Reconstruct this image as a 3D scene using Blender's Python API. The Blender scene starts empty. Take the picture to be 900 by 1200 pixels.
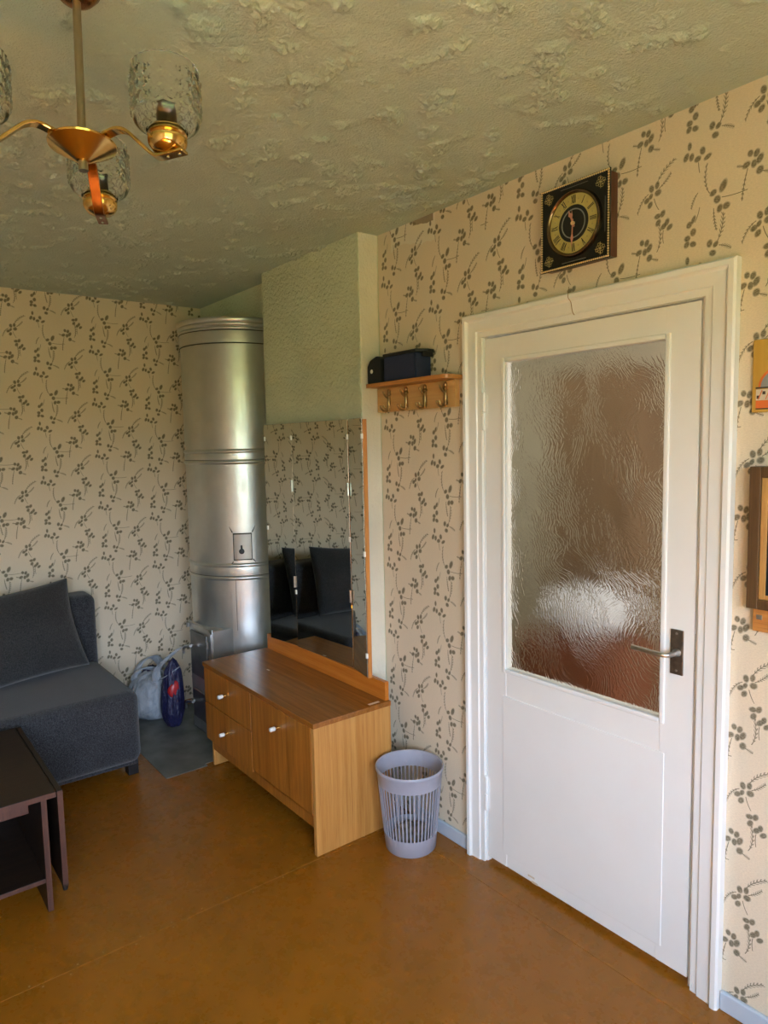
import bpy, bmesh, math, random
import numpy as np
from mathutils import Vector, Matrix, noise
random.seed(7)
SC = bpy.context.scene
COL = SC.collection
PI = math.pi
R = math.radians

# ------------------------------------------------------------------ camera
cam_d = bpy.data.cameras.new('camera')
cam = bpy.data.objects.new('camera', cam_d); COL.objects.link(cam)
yaw, pit, rol, foc = 2.4814, -0.09605, -0.02084, 813.68
Fv = Vector((math.cos(pit)*math.cos(yaw), math.cos(pit)*math.sin(yaw), math.sin(pit)))
R0 = Fv.cross(Vector((0, 0, 1))).normalized(); U0 = R0.cross(Fv)
Rv = R0*math.cos(rol)+U0*math.sin(rol); Uv = -R0*math.sin(rol)+U0*math.cos(rol)
cam.matrix_world = Matrix(((Rv.x, Uv.x, -Fv.x, 4.2329), (Rv.y, Uv.y, -Fv.y, -1.8533), (Rv.z, Uv.z, -Fv.z, 1.6069), (0, 0, 0, 1)))
cam_d.sensor_fit = 'VERTICAL'; cam_d.sensor_height = 36.0; cam_d.sensor_width = 27.0
cam_d.lens = 36.0*foc/1200.0
cam_d.clip_start = 0.02
SC.camera = cam

# ------------------------------------------------------------------ colour management, sky, lights
SC.view_settings.view_transform = 'Standard'
try: SC.view_settings.look = 'None'
except Exception: pass
SC.view_settings.exposure = 0.45
SC.view_settings.gamma = 1.0
SC.view_settings.use_curve_mapping = False

W = bpy.data.worlds.new('overcast_sky'); SC.world = W; W.use_nodes = True
wn = W.node_tree; wn.nodes.clear()
tc = wn.nodes.new('ShaderNodeTexCoord'); sx = wn.nodes.new('ShaderNodeSeparateXYZ'); rp = wn.nodes.new('ShaderNodeValToRGB')
mr = wn.nodes.new('ShaderNodeMapRange'); bg = wn.nodes.new('ShaderNodeBackground'); wo = wn.nodes.new('ShaderNodeOutputWorld')
wn.links.new(tc.outputs['Generated'], sx.inputs[0]); wn.links.new(sx.outputs['Z'], mr.inputs[0])
mr.inputs[1].default_value = -1; mr.inputs[2].default_value = 1
wn.links.new(mr.outputs[0], rp.inputs[0]); wn.links.new(rp.outputs[0], bg.inputs[0]); wn.links.new(bg.outputs[0], wo.inputs[0])
rp.color_ramp.elements[0].position = 0.0; rp.color_ramp.elements[0].color = (0.16, 0.20, 0.07, 1)   # lawn below the horizon
rp.color_ramp.elements[1].position = 1.0; rp.color_ramp.elements[1].color = (0.60, 0.82, 1.25, 1)
e = rp.color_ramp.elements.new(0.515); e.color = (0.16, 0.20, 0.08, 1)      # tree line
e = rp.color_ramp.elements.new(0.555); e.color = (0.74, 0.90, 1.15, 1)
bg.inputs[1].default_value = 17.0

WX = 5.30                                  # window wall
WIN = (-3.05, -1.15, 0.80, 2.22)           # window opening y0,y1,z0,z1
def area_light(name, loc, rot, sx_, sy_, energy, col, portal=False):
    d = bpy.data.lights.new(name, 'AREA'); d.shape = 'RECTANGLE'; d.size = sx_; d.size_y = sy_; d.energy = energy; d.color = col
    o = bpy.data.objects.new(name, d); o.location = loc; o.rotation_euler = rot; COL.objects.link(o)
    if portal: d.cycles.is_portal = True
    return o
area_light('window_portal', (WX+0.02, (WIN[0]+WIN[1])/2, (WIN[2]+WIN[3])/2), (0, R(90), 0), WIN[3]-WIN[2], WIN[1]-WIN[0], 1, (1, 1, 1), True)
area_light('hall_top_fill', (2.4, 0.45, 2.46), (R(-12), 0, 0), 2.8, 0.5, 15, (1.0, 0.94, 0.84))  # added overhead panel light, brightens the hall seen through the pane
sun_d = bpy.data.lights.new('sun', 'SUN'); sun_d.energy = 100.0; sun_d.angle = R(0.6); sun_d.color = (1.0, 0.93, 0.80)  # added sun; its out-of-view floor patch bounces warmth onto the upper walls
sun = bpy.data.objects.new('sun', sun_d); COL.objects.link(sun)
sun.rotation_euler = Vector((-0.50, -0.08, -0.86)).to_track_quat('-Z', 'Y').to_euler()
area_light('hall_side_fill', (4.37, 0.80, 1.25), (0, R(90), 0), 1.9, 1.0, 13, (1.0, 0.96, 0.90))      # added side light, evens out the hall's brightness behind the glass

# ------------------------------------------------------------------ helpers
OFF = {}
def link(o): COL.objects.link(o); return o
def thing(name, label, cat, loc=(0, 0, 0), group=None, kind=None):
    o = bpy.data.objects.new(name, None); o.empty_display_size = 0.05; link(o)
    o.location = loc; OFF[o.name] = Vector(loc)
    if label: o['label'] = label
    if cat: o['category'] = cat
    if group: o['group'] = group
    if kind: o['kind'] = kind
    return o
def obj(name, bm, mat, parent=None, smooth=False, label=None, local=False, kind=None, auto=None):
    me = bpy.data.meshes.new(name)
    bmesh.ops.recalc_face_normals(bm, faces=bm.faces[:])
    if parent is not None and not local:
        bmesh.ops.translate(bm, vec=-OFF[parent.name], verts=bm.verts[:])
    bm.to_mesh(me); bm.free()
    for m in (mat if isinstance(mat, (list, tuple)) else [mat]): me.materials.append(m)
    if smooth or auto:
        for p in me.polygons: p.use_smooth = True
        if auto:
            try: me.set_sharp_from_angle(angle=R(auto))
            except Exception: pass
    o = bpy.data.objects.new(name, me); link(o)
    if parent is not None:
        o.parent = parent; OFF[o.name] = OFF[parent.name]
    else: OFF[o.name] = Vector((0, 0, 0))
    if label: o['label'] = label
    if kind: o['kind'] = kind
    return o
def tag(o, label, cat, group=None):
    o['label'] = label; o['category'] = cat
    if group: o['group'] = group
    return o
def BM(): return bmesh.new()
def box(bm, lo, hi, bev=0.0, seg=2, mi=0):
    n0 = set(bm.faces)
    r = bmesh.ops.create_cube(bm, size=1.0)
    lo = Vector(lo); hi = Vector(hi); c = (lo+hi)/2; s = hi-lo
    for v in r['verts']: v.co = Vector((v.co.x*s.x, v.co.y*s.y, v.co.z*s.z))+c
    vs = r['verts']
    if bev > 0:
        es = list({e for v in vs for e in v.link_edges})
        bev = min(bev, 0.49*min(abs(s.x), abs(s.y), abs(s.z)))
        bmesh.ops.bevel(bm, geom=es, offset=bev, segments=seg, profile=0.5, affect='EDGES')
    for f in bm.faces:
        if f not in n0: f.material_index = mi
    return bm
def xform_new(bm, nverts, M):
    for v in list(bm.verts)[nverts:]: v.co = M @ v.co
def lathe(bm, prof, c, seg=32, a0=0.0, a1=2*PI, axis=None):
    """prof: list of (r, z); c: centre. optional axis matrix applied about c."""
    full = abs(a1-a0-2*PI) < 1e-6
    n = seg if full else seg+1
    rings = []
    c = Vector(c)
    for r, z in prof:
        ring = []
        for i in range(n):
            a = a0+(a1-a0)*i/seg
            p = Vector((r*math.cos(a), r*math.sin(a), z))
            if axis is not None: p = axis @ p
            ring.append(bm.verts.new(c+p))
        rings.append(ring)
    for j in range(len(rings)-1):
        for i in range(n if full else n-1):
            k = (i+1) % n
            q = [rings[j][i], rings[j][k], rings[j+1][k], rings[j+1][i]]
            try: bm.faces.new(q)
            except ValueError: pass
    if full and prof[0] != prof[-1]:
        for ring, rz in ((rings[0], prof[0]), (rings[-1], prof[-1])):
            if rz[0] > 1e-5:
                try: bm.faces.new(ring)
                except ValueError: pass
    bmesh.ops.remove_doubles(bm, verts=[v for ring in rings for v in ring], dist=1e-6)
    return bm
def tube(bm, pts, r, seg=8, caps=True, flat=1.0, up=None):
    pts = [Vector(p) for p in pts]; rings = []
    rr = r if isinstance(r, (list, tuple)) else [r]*len(pts)
    prev = None
    for i, p in enumerate(pts):
        t = (pts[min(i+1, len(pts)-1)]-pts[max(i-1, 0)]).normalized()
        if prev is None:
            ref = Vector(up) if up else (Vector((0, 0, 1)) if abs(t.z) < 0.9 else Vector((1, 0, 0)))
            n = (ref-t*ref.dot(t)).normalized()
        else: n = (prev-t*prev.dot(t)).normalized()
        prev = n; b = t.cross(n)
        rings.append([bm.verts.new(p+n*rr[i]*math.cos(2*PI*k/seg)*flat+b*rr[i]*math.sin(2*PI*k/seg)) for k in range(seg)])
    for a, b2 in zip(rings, rings[1:]):
        for k in range(seg): bm.faces.new([a[k], a[(k+1) % seg], b2[(k+1) % seg], b2[k]])
    if caps:
        bm.faces.new(rings[0]); bm.faces.new(rings[-1])
    return bm
def strip(bm, pts, w, t, side):
    """flat bar of width w (along `side`) and thickness t following pts."""
    pts = [Vector(p) for p in pts]; side = Vector(side).normalized(); rings = []
    for i, p in enumerate(pts):
        d = (pts[min(i+1, len(pts)-1)]-pts[max(i-1, 0)]).normalized()
        n = side.cross(d).normalized()
        rings.append([bm.verts.new(p+side*a*w/2+n*b*t/2) for a, b in ((-1, -1), (1, -1), (1, 1), (-1, 1))])
    for a, b in zip(rings, rings[1:]):
        for k in range(4): bm.faces.new([a[k], a[(k+1) % 4], b[(k+1) % 4], b[k]])
    bm.faces.new(rings[0]); bm.faces.new(rings[-1])
    return bm
def smooth_path(P, n=8):
    """Catmull-Rom through P."""
    P = [Vector(p) for p in P]; out = []
    for i in range(len(P)-1):
        a = P[max(i-1, 0)]; b = P[i]; c = P[i+1]; d = P[min(i+2, len(P)-1)]
        for k in range(n):
            t = k/n
            out.append(0.5*((2*b)+(c-a)*t+(2*a-5*b+4*c-d)*t*t+(-a+3*b-3*c+d)*t**3))
    out.append(P[-1]); return out
def prism(bm, poly, z0, z1, M=None):
    a = [bm.verts.new((x, y, z0)) for x, y in poly]; b = [bm.verts.new((x, y, z1)) for x, y in poly]
    bm.faces.new(a); bm.faces.new(b); n = len(poly)
    for i in range(n): bm.faces.new([a[i], a[(i+1) % n], b[(i+1) % n], b[i]])
    if M is not None:
        for v in a+b: v.co = M @ v.co
    return bm

# ------------------------------------------------------------------ materials
class NT:
    def __init__(s, name):
        s.m = bpy.data.materials.new(name); s.m.use_nodes = True; s.t = s.m.node_tree
        s.b = s.t.nodes['Principled BSDF']; s.o = s.t.nodes['Material Output']
    def n(s, typ, **kw):
        q = s.t.nodes.new('ShaderNode'+typ)
        for k, v in kw.items(): setattr(q, k, v)
        return q
    def l(s, a, b): s.t.links.new(a, b)
    def math(s, op, a, b=None, c=None, clamp=False):
        q = s.n('Math', operation=op); q.use_clamp = clamp
        for i, v in enumerate((a, b, c)):
            if v is None: continue
            if isinstance(v, (int, float)): q.inputs[i].default_value = v
            else: s.l(v, q.inputs[i])
        return q.outputs[0]
    def mix(s, f, a, b, blend='MIX'):
        q = s.n('Mix', data_type='RGBA', blend_type=blend)
        for i, v in ((0, f), (6, a), (7, b)):
            if isinstance(v, (int, float)): q.inputs[i].default_value = v
            elif isinstance(v, tuple): q.inputs[i].default_value = (*v, 1) if len(v) == 3 else v
            else: s.l(v, q.inputs[i])
        return q.outputs[2]
    def pos(s): return s.n('NewGeometry').outputs['Position']
    def oc(s): return s.n('TexCoord').outputs['Object']
    def noise(s, vec, scale, detail=2, rough=0.5, dist=0.0, out=0):
        q = s.n('TexNoise'); q.inputs['Scale'].default_value = scale; q.inputs['Detail'].default_value = detail
        q.inputs['Roughness'].default_value = rough; q.inputs['Distortion'].default_value = dist
        if vec is not None: s.l(vec, q.inputs['Vector'])
        return q.outputs[out]
    def scale(s, vec, sc):
        q = s.n('Mapping'); s.l(vec, q.inputs['Vector']); q.inputs['Scale'].default_value = sc; return q.outputs[0]
    def ramp(s, f, stops):
        q = s.n('ValToRGB'); s.l(f, q.inputs[0]); el = q.color_ramp.elements
        while len(el) < len(stops): el.new(0.5)
        for x, (p, c) in zip(el, stops): x.position = p; x.color = (*c, 1) if len(c) == 3 else c
        return q.outputs[0]
    def mr(s, f, a, b, c=0.0, d=1.0):
        q = s.n('MapRange'); s.l(f, q.inputs[0])
        for i, v in enumerate((a, b, c, d)): q.inputs[i+1].default_value = v
        return q.outputs[0]
    def bump(s, h, strength, dist=0.01):
        q = s.n('Bump'); q.inputs['Strength'].default_value = strength; q.inputs['Distance'].default_value = dist
        s.l(h, q.inputs['Height']); s.l(q.outputs[0], s.b.inputs['Normal']); return q
    def col(s, v):
        if isinstance(v, tuple): s.b.inputs['Base Color'].default_value = (*v, 1)
        else: s.l(v, s.b.inputs['Base Color'])
    def set(s, **kw):
        for k, v in kw.items():
            k = {'rough': 'Roughness', 'metal': 'Metallic', 'spec': 'Specular IOR Level', 'ior': 'IOR', 'trans': 'Transmission Weight', 'coat': 'Coat Weight', 'alpha': 'Alpha', 'sheen': 'Sheen Weight'}[k]
            if isinstance(v, (int, float)): s.b.inputs[k].default_value = v
            else: s.l(v, s.b.inputs[k])
        return s
def simple(name, col, rough=0.5, metal=0.0, var=0.06, nscale=30, bump=0.0, **kw):
    q = NT(name); p = q.oc(); nz = q.noise(p, nscale, 3)
    f = q.mr(nz, 0.3, 0.7, 1-var, 1+var)
    mx = q.n('VectorMath', operation='SCALE'); mx.inputs[0].default_value = col; q.l(f, mx.inputs['Scale'])
    q.col(mx.outputs[0]); q.set(rough=rough, metal=metal, **kw)
    if bump: q.bump(nz, bump, 0.004)
    return q.m

# ---- wallpaper: sprigs of leaves and feathery stems, laid out from one repeat
def stem_group():
    g = bpy.data.node_groups.new('stem', 'ShaderNodeTree')
    g.interface.new_socket('Vector', in_out='INPUT', socket_type='NodeSocketVector')
    for nm in ('Curve', 'Width', 'Barb'): g.interface.new_socket(nm, in_out='INPUT', socket_type='NodeSocketFloat')
    g.interface.new_socket('Mask', in_out='OUTPUT', socket_type='NodeSocketFloat')
    gi = g.nodes.new('NodeGroupInput'); go = g.nodes.new('NodeGroupOutput')
    def M(op, a, b=None, c=None):
        q = g.nodes.new('ShaderNodeMath'); q.operation = op
        for i, v in enumerate((a, b, c)):
            if v is None: continue
            if isinstance(v, (int, float)): q.inputs[i].default_value = v
            else: g.links.new(v, q.inputs[i])
        return q.outputs[0]
    sp = g.nodes.new('ShaderNodeSeparateXYZ'); g.links.new(gi.outputs['Vector'], sp.inputs[0])
    x, y = sp.outputs[0], sp.outputs[1]
    t = M('ABSOLUTE', M('SUBTRACT', y, M('MULTIPLY', gi.outputs['Curve'], M('MULTIPLY', x, x))))
    ins = M('LESS_THAN', M('ABSOLUTE', M('SUBTRACT', x, 0.5)), 0.5)
    core = M('LESS_THAN', t, gi.outputs['Width'])
    st = M('LESS_THAN', M('FRACT', M('SUBTRACT', M('MULTIPLY', x, 7.0), M('MULTIPLY', t, 9.0))), 0.44)
    env = M('LESS_THAN', t, M('MULTIPLY', gi.outputs['Barb'], M('MULTIPLY', x, M('SUBTRACT', 1.35, x))))
    v = M('MULTIPLY', ins, M('MAXIMUM', core, M('MULTIPLY', M('MULTIPLY', st, env), 0.8)))
    g.links.new(v, go.inputs[0]); return g
STEM = stem_group()
def cv(x, y):
    return ((x-235)/628.0, (665-0.333*(x-235)-y)/640.0)
# (centre of motif in the tracing, leaves: x,y,angle,length,width; stems: x,y,angle,length,curve,barb)
MOTIFS = [
 ((235, 665), [(228, 645, 95, 46, 32), (264, 622, 78, 46, 28), (270, 664, 25, 46, 36), (224, 690, 60, 40, 24), (199, 716, 35, 44, 30), (220, 740, 60, 44, 30)],
              [(262, 612, 62, 150, -0.35, .22), (276, 640, 28, 100, 0.25, .25), (210, 676, 205, 110, 0.55, .22), (246, 700, -78, 78, 0.2, .05)]),
 ((310, 820), [(302, 784, 60, 46, 30), (270, 802, 10, 46, 30), (274, 839, 60, 46, 30), (330, 830, 70, 46, 28), (310, 856, 45, 48, 30), (347, 858, 40, 46, 28)],
              [(308, 880, -100, 75, 0.2, .05)]),
 ((195, 370), [(170, 328, 95, 38, 30), (202, 325, 70, 46, 30), (219, 353, 60, 58, 32), (190, 380, 80, 46, 30), (150, 389, 30, 48, 32), (221, 411, 60, 46, 36)],
              [(158, 405, -105, 165, 0.10, .10), (232, 415, -20, 50, 0, .45), (138, 395, 165, 40, 0, .5)]),
 ((285, 310), [], [(268, 372, 58, 150, 0.55, .20)]),
 ((478, 882), [(490, 808, 65, 54, 22), (467, 838, 60, 42, 32), (491, 876, 80, 46, 34), (457, 916, 10, 40, 34), (454, 950, 60, 44, 30), (491, 943, -20, 42, 32)],
              [(500, 820, 60, 80, 0.2, .04)]),
 ((620, 285), [(588, 290, 80, 46, 32), (606, 340, -10, 42, 34), (622, 290, 50, 40, 26)],
              [(630, 276, 62, 150, 0.3, .22), (640, 292, -12, 75, -0.2, .35)]),
 ((505, 460), [(460, 402, 88, 48, 24), (441, 464, 65, 52, 30), (473, 461, 80, 46, 28), (536, 424, 95, 46, 32), (509, 470, 20, 44, 32), (566, 456, 30, 52, 26)],
              [(514, 488, -88, 60, 0.1, .04)]),
 ((625, 675), [(657, 610, 65, 74, 36), (602, 652, 30, 46, 32), (625, 686, 85, 46, 38), (640, 733, 70, 48, 32), (676, 716, 20, 46, 36)],
              [(582, 655, 125, 150, -0.55, .16), (515, 655, 225, 85, 0.35, .24), (606, 735, -88, 125, 0.12, .16), (650, 672, -8, 140, 0.15, .03)]),
]
def wallpaper(name, ucomp, usign, u0, v0, T, quad, seam=None, patch=False, base=(0.77, 0.66, 0.495), leafc=(0.095, 0.078, 0.040)):
    q = NT(name); pos = q.pos(); sp = q.n('SeparateXYZ'); q.l(pos, sp.inputs[0])
    u = sp.outputs[ucomp]; v = sp.outputs[2]
    u = q.math('SUBTRACT', q.math('MULTIPLY', u, usign), u0)
    if seam:
        side = q.math('GREATER_THAN', u, seam[0]-u0)
        u = q.math('SUBTRACT', u, q.math('MULTIPLY', side, seam[1]))
        v = q.math('SUBTRACT', v, q.math('MULTIPLY', side, seam[2]))
    u = q.math('DIVIDE', u, T); v = q.math('DIVIDE', q.math('SUBTRACT', v, v0), T)
    leafd, stemm = None, None
    for (c, leaves, stems) in MOTIFS:
        cu, cvv = cv(*c)
        uu = q.math('SUBTRACT', u, cu)
        k = q.math('ROUND', uu)
        lu = q.math('SUBTRACT', uu, k)
        if quad == 'half': off = q.math('MULTIPLY', k, 0.5)
        else:
            kk = q.math('MULTIPLY', k, -1.0)
            off = q.math('ADD', q.math('MULTIPLY', kk, 0.293), q.math('MULTIPLY', q.math('MULTIPLY', kk, q.math('SUBTRACT', kk, 1.0)), 0.122))
        lv = q.math('SUBTRACT', q.math('SUBTRACT', v, cvv), off)
        lv = q.math('SUBTRACT', lv, q.math('ROUND', lv))
        cb = q.n('CombineXYZ'); q.l(lu, cb.inputs[0]); q.l(lv, cb.inputs[1]); vec = cb.outputs[0]
        for (x, y, a, L, w) in leaves:
            px, py = cv(x, y)
            mp = q.n('Mapping', vector_type='TEXTURE'); q.l(vec, mp.inputs['Vector'])
            mp.inputs['Location'].default_value = (px-cu, py-cvv, 0); mp.inputs['Rotation'].default_value = (0, 0, R(a)); mp.inputs['Scale'].default_value = (L/640/2*0.98, w/640/2*1.06, 1)
            ln = q.n('VectorMath', operation='LENGTH'); q.l(mp.outputs[0], ln.inputs[0])
            leafd = ln.outputs['Value'] if leafd is None else q.math('MINIMUM', leafd, ln.outputs['Value'])
        for (x, y, a, L, c_, b_) in stems:
            px, py = cv(x, y)
            mp = q.n('Mapping', vector_type='TEXTURE'); q.l(vec, mp.inputs['Vector'])
            mp.inputs['Location'].default_value = (px-cu, py-cvv, 0); mp.inputs['Rotation'].default_value = (0, 0, R(a)); mp.inputs['Scale'].default_value = (L/640, L/640, 1)
            gn = q.n('Group'); gn.node_tree = STEM; q.l(mp.outputs[0], gn.inputs[0])
            gn.inputs[1].default_value = c_; gn.inputs[2].default_value = 2.3/L; gn.inputs[3].default_value = b_
            stemm = gn.outputs[0] if stemm is None else q.math('MAXIMUM', stemm, gn.outputs[0])
    fine = q.noise(q.scale(pos, (1, 1, 2.5)), 160, 3, 0.6)
    emb = q.noise(pos, 420, 2, 0.6)
    leafm = q.math('MULTIPLY', q.mr(leafd, 0.72, 1.18, 1.0, 0.0), q.mr(fine, 0.3, 0.7, 0.62, 1.0))
    m = q.math('MAXIMUM', leafm, q.math('MULTIPLY', stemm, 0.80), clamp=True)
    big = q.noise(pos, 2.2, 3)
    bc = q.mix(q.mr(big, 0.35, 0.7), base, tuple(c*0.93 for c in base))
    bc = q.mix(q.mr(fine, 0.35, 0.75, 0, 0.6), bc, tuple(c*0.74 for c in base))
    if patch:      # bare, water-stained strip under the ceiling
        pv = sp.outputs[2]; pu = sp.outputs[0]; wob = q.mr(q.noise(pos, 9, 3), 0, 1, -0.06, 0.06)
        inn = q.math('MULTIPLY', q.math('GREATER_THAN', q.math('ADD', pv, wob), 2.405), q.math('MULTIPLY', q.math('GREATER_THAN', pu, 1.93), q.math('LESS_THAN', pu, 2.20)))
        bc = q.mix(q.math('MULTIPLY', inn, 0.7), bc, (0.74, 0.70, 0.58))
        inn2 = q.math('MULTIPLY', q.math('GREATER_THAN', q.math('ADD', pv, q.math('MULTIPLY', wob, 0.4)), 2.462), q.math('MULTIPLY', q.math('GREATER_THAN', pu, 2.07), q.math('LESS_THAN', pu, 2.19)))
        bc = q.mix(q.math('MULTIPLY', inn2, 0.8), bc, (0.20, 0.14, 0.08))
    q.col(q.mix(m, bc, leafc)); q.set(rough=0.75, spec=0.25)
    q.bump(q.math('ADD', q.math('MULTIPLY', fine, 0.7), q.math('MULTIPLY', emb, 0.5)), 0.5, 0.0025)
    return q.m
WP_LEFT = wallpaper('floral_wallpaper_left', 1, 1.0, -0.478, 2.328, 0.300, 'quad')
WP_BACK = wallpaper('floral_wallpaper_back', 0, 1.0, 2.067, 2.364, 0.2975, 'half', seam=(2.44, 0.147, 0.082), patch=True)

def plaster(name, col, bump=0.6, sc=60, dist=0.009):
    q = NT(name); p = q.pos(); n1 = q.noise(p, sc, 4, 0.6); n2 = q.noise(p, 3.0, 3)
    q.col(q.mix(q.mr(n2, 0.35, 0.7), col, tuple(c*0.88 for c in col))); q.set(rough=0.85, spec=0.2)
    q.bump(n1, bump, dist); return q.m
M_CEIL = plaster('stucco_ceiling_paint', (0.53, 0.61, 0.52), 0.7, 130)
M_GREEN = plaster('pale_green_plaster', (0.72, 0.77, 0.56), 1.0, 60, 0.022)
M_CREAM = plaster('cream_wall_paint', (0.72, 0.68, 0.58), 0.1, 60)

def white_paint(name, col=(0.84, 0.84, 0.82), rough=0.32):
    q = NT(name); p = q.pos(); n = q.noise(q.scale(p, (30, 30, 2)), 6, 3); n2 = q.noise(p, 4, 3)
    c = q.mix(q.mr(n2, 0.4, 0.75, 0, 0.5), col, tuple(x*0.93 for x in col))
    q.col(c); q.set(rough=rough); q.bump(n, 0.12, 0.002); return q.m
M_WHITE = white_paint('white_gloss_paint')
M_BASEB = white_paint('blue_grey_paint', (0.50, 0.57, 0.66), 0.4)

def floor_paint():
    q = NT('ochre_floor_paint'); p = q.pos()
    n1 = q.noise(p, 2.0, 4, 0.6); n2 = q.noise(p, 260, 2, 0.6); n3 = q.noise(p, 14, 3, 0.7)
    c = q.mix(q.mr(n1, 0.3, 0.72), (0.300, 0.108, 0.0070), (0.240, 0.084, 0.0050))
    c = q.mix(q.mr(n3, 0.40, 0.85, 0, 0.06), c, (0.34, 0.150, 0.022))
    vo = q.n('TexVoronoi'); q.l(p, vo.inputs['Vector']); vo.inputs['Scale'].default_value = 2.6
    dots = q.math('MULTIPLY', q.math('LESS_THAN', vo.outputs['Distance'], 0.009), 0.7)
    c = q.mix(dots, c, (0.07, 0.045, 0.025))
    vo2 = q.n('TexVoronoi'); q.l(q.scale(p, (1.3, 0.9, 1)), vo2.inputs['Vector']); vo2.inputs['Scale'].default_value = 3.1
    c = q.mix(q.math('MULTIPLY', q.math('LESS_THAN', vo2.outputs['Distance'], 0.005), 0.6), c, (0.62, 0.5, 0.34))
    q.col(c); q.set(rough=q.mr(n3, 0.3, 0.8, 0.24, 0.34), spec=0.38)
    q.bump(q.math('ADD', q.math('MULTIPLY', n2, 0.25), n3), 0.10, 0.004); return q.m
M_FLOOR = floor_paint()
M_DIRT = simple('floor_joint_dark', (0.10, 0.05, 0.015), 0.8)

def wood(name, a, b, grain='z', sc=1.0, rough=0.35, streak=(0.16, 0.075, 0.025), spec=0.5, sharp=1.0):
    q = NT(name); p = q.pos()
    s = {'z': (34, 34, 1.1), 'x': (1.1, 34, 34), 'y': (34, 1.1, 34)}[grain]
    v = q.scale(p, tuple(x*sc for x in s))
    n = q.noise(v, 1.6, 4, 0.62, 0.8); n2 = q.noise(v, 9, 3, 0.6)
    c = q.mix(q.mr(n, 0.34, 0.66), a, b)
    c = q.mix(q.mr(n2, 0.52, 0.72, 0, 0.55*sharp), c, streak)
    q.col(c); q.set(rough=rough, spec=spec); q.bump(n2, 0.06, 0.002); return q.m
M_WFRONT = wood('walnut_veneer_front', (0.46, 0.180, 0.026), (0.27, 0.092, 0.011), 'z', 1.0)
M_WSIDE = wood('honey_veneer_side', (0.56, 0.28, 0.075), (0.44, 0.19, 0.042), 'z', 0.8, streak=(0.32, 0.12, 0.025))
M_WTOP = wood('varnished_top', (0.33, 0.118, 0.018), (0.22, 0.076, 0.011), 'x', 1.0, 0.22)
M_WORANGE = wood('orange_varnished_board', (0.60, 0.200, 0.025), (0.50, 0.150, 0.016), 'x', 0.7, 0.25, streak=(0.38, 0.10, 0.012))
M_WEDGE = wood('orange_wood_edge', (0.60, 0.25, 0.06), (0.50, 0.18, 0.04), 'z', 1.0)
M_PINE = wood('pale_pine', (0.62, 0.37, 0.14), (0.55, 0.31, 0.11), 'x', 0.5, 0.4, streak=(0.45, 0.22, 0.07), sharp=0.6)
M_SHELF = wood('orange_pine_shelf', (0.55, 0.24, 0.06), (0.44, 0.17, 0.04), 'x', 0.6, 0.35)
M_DARK = wood('dark_stained_wood', (0.030, 0.017, 0.010), (0.018, 0.010, 0.007), 'y', 0.8, 0.42, streak=(0.012, 0.007, 0.005), spec=0.3)
M_DARKEDGE = wood('worn_reddish_edge', (0.105, 0.042, 0.026), (0.065, 0.025, 0.017), 'z', 0.8, 0.45, streak=(0.08, 0.03, 0.02))
M_FRAME = wood('brown_stained_frame', (0.12, 0.062, 0.022), (0.085, 0.042, 0.015), 'z', 1.0, 0.45, streak=(0.05, 0.025, 0.01))
M_INNER = wood('light_inner_wood', (0.55, 0.30, 0.09), (0.46, 0.23, 0.06), 'z', 1.0, 0.45)
M_BLACK = simple('black_plastic', (0.010, 0.010, 0.011), 0.45)
M_BLACKGLOSS = simple('black_lacquer', (0.006, 0.005, 0.006), 0.12, var=0.02)
M_CLOCKBROWN = wood('clock_case_brown', (0.11, 0.030, 0.014), (0.07, 0.020, 0.010), 'z', 1.0, 0.35)
M_GOLD = simple('worn_gold', (0.92, 0.70, 0.36), 0.38, 0.6)
M_GOLDPAINT = simple('gold_print', (0.48, 0.38, 0.15), 0.4, 0.5)
M_FACE = simple('yellow_brass_dial', (0.60, 0.50, 0.16), 0.38, 0.35, nscale=60)
M_PINK = simple('copper_pink_hand', (0.70, 0.33, 0.25), 0.35, 0.5)
M_GREYRING = simple('grey_ring', (0.33, 0.34, 0.32), 0.35, 0.6)
M_BRASS = simple('polished_brass', (0.78, 0.50, 0.16), 0.17, 1.0, var=0.08, nscale=40)
M_ROD = simple('dull_bronze_rod', (0.42, 0.35, 0.25), 0.32, 1.0)
M_COPPER = simple('orange_copper_arm', (0.38, 0.16, 0.05), 0.25, 1.0, var=0.1)
M_STEEL = simple('brushed_steel', (0.52, 0.51, 0.50), 0.3, 1.0, var=0.12, nscale=80)
M_PLATE = simple('tarnished_handle_plate', (0.22, 0.19, 0.16), 0.35, 0.9, var=0.25, nscale=60)
M_BRONZE = simple('antique_bronze_hook', (0.36, 0.24, 0.11), 0.3, 1.0, var=0.2)
M_KNOBW = simple('ivory_knob', (0.86, 0.84, 0.78), 0.25)
M_BLUEBOX = simple('navy_fabric', (0.012, 0.022, 0.070), 0.7, nscale=300, bump=0.3)
M_BLACKBOX = simple('matte_black_card', (0.008, 0.008, 0.010), 0.6)
M_BIN = simple('grey_lilac_plastic', (0.34, 0.34, 0.40), 0.38, var=0.03)
M_LITTER = simple('crumpled_litter', (0.16, 0.13, 0.10), 0.8, var=0.5, nscale=25)
M_MAT = simple('grey_sheet_metal', (0.16, 0.17, 0.155), 0.5, 0.35, var=0.28, nscale=9)
M_PATINA = simple('dark_grey_cast_iron', (0.20, 0.20, 0.20), 0.38, 0.8, var=0.15, nscale=12)

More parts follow.
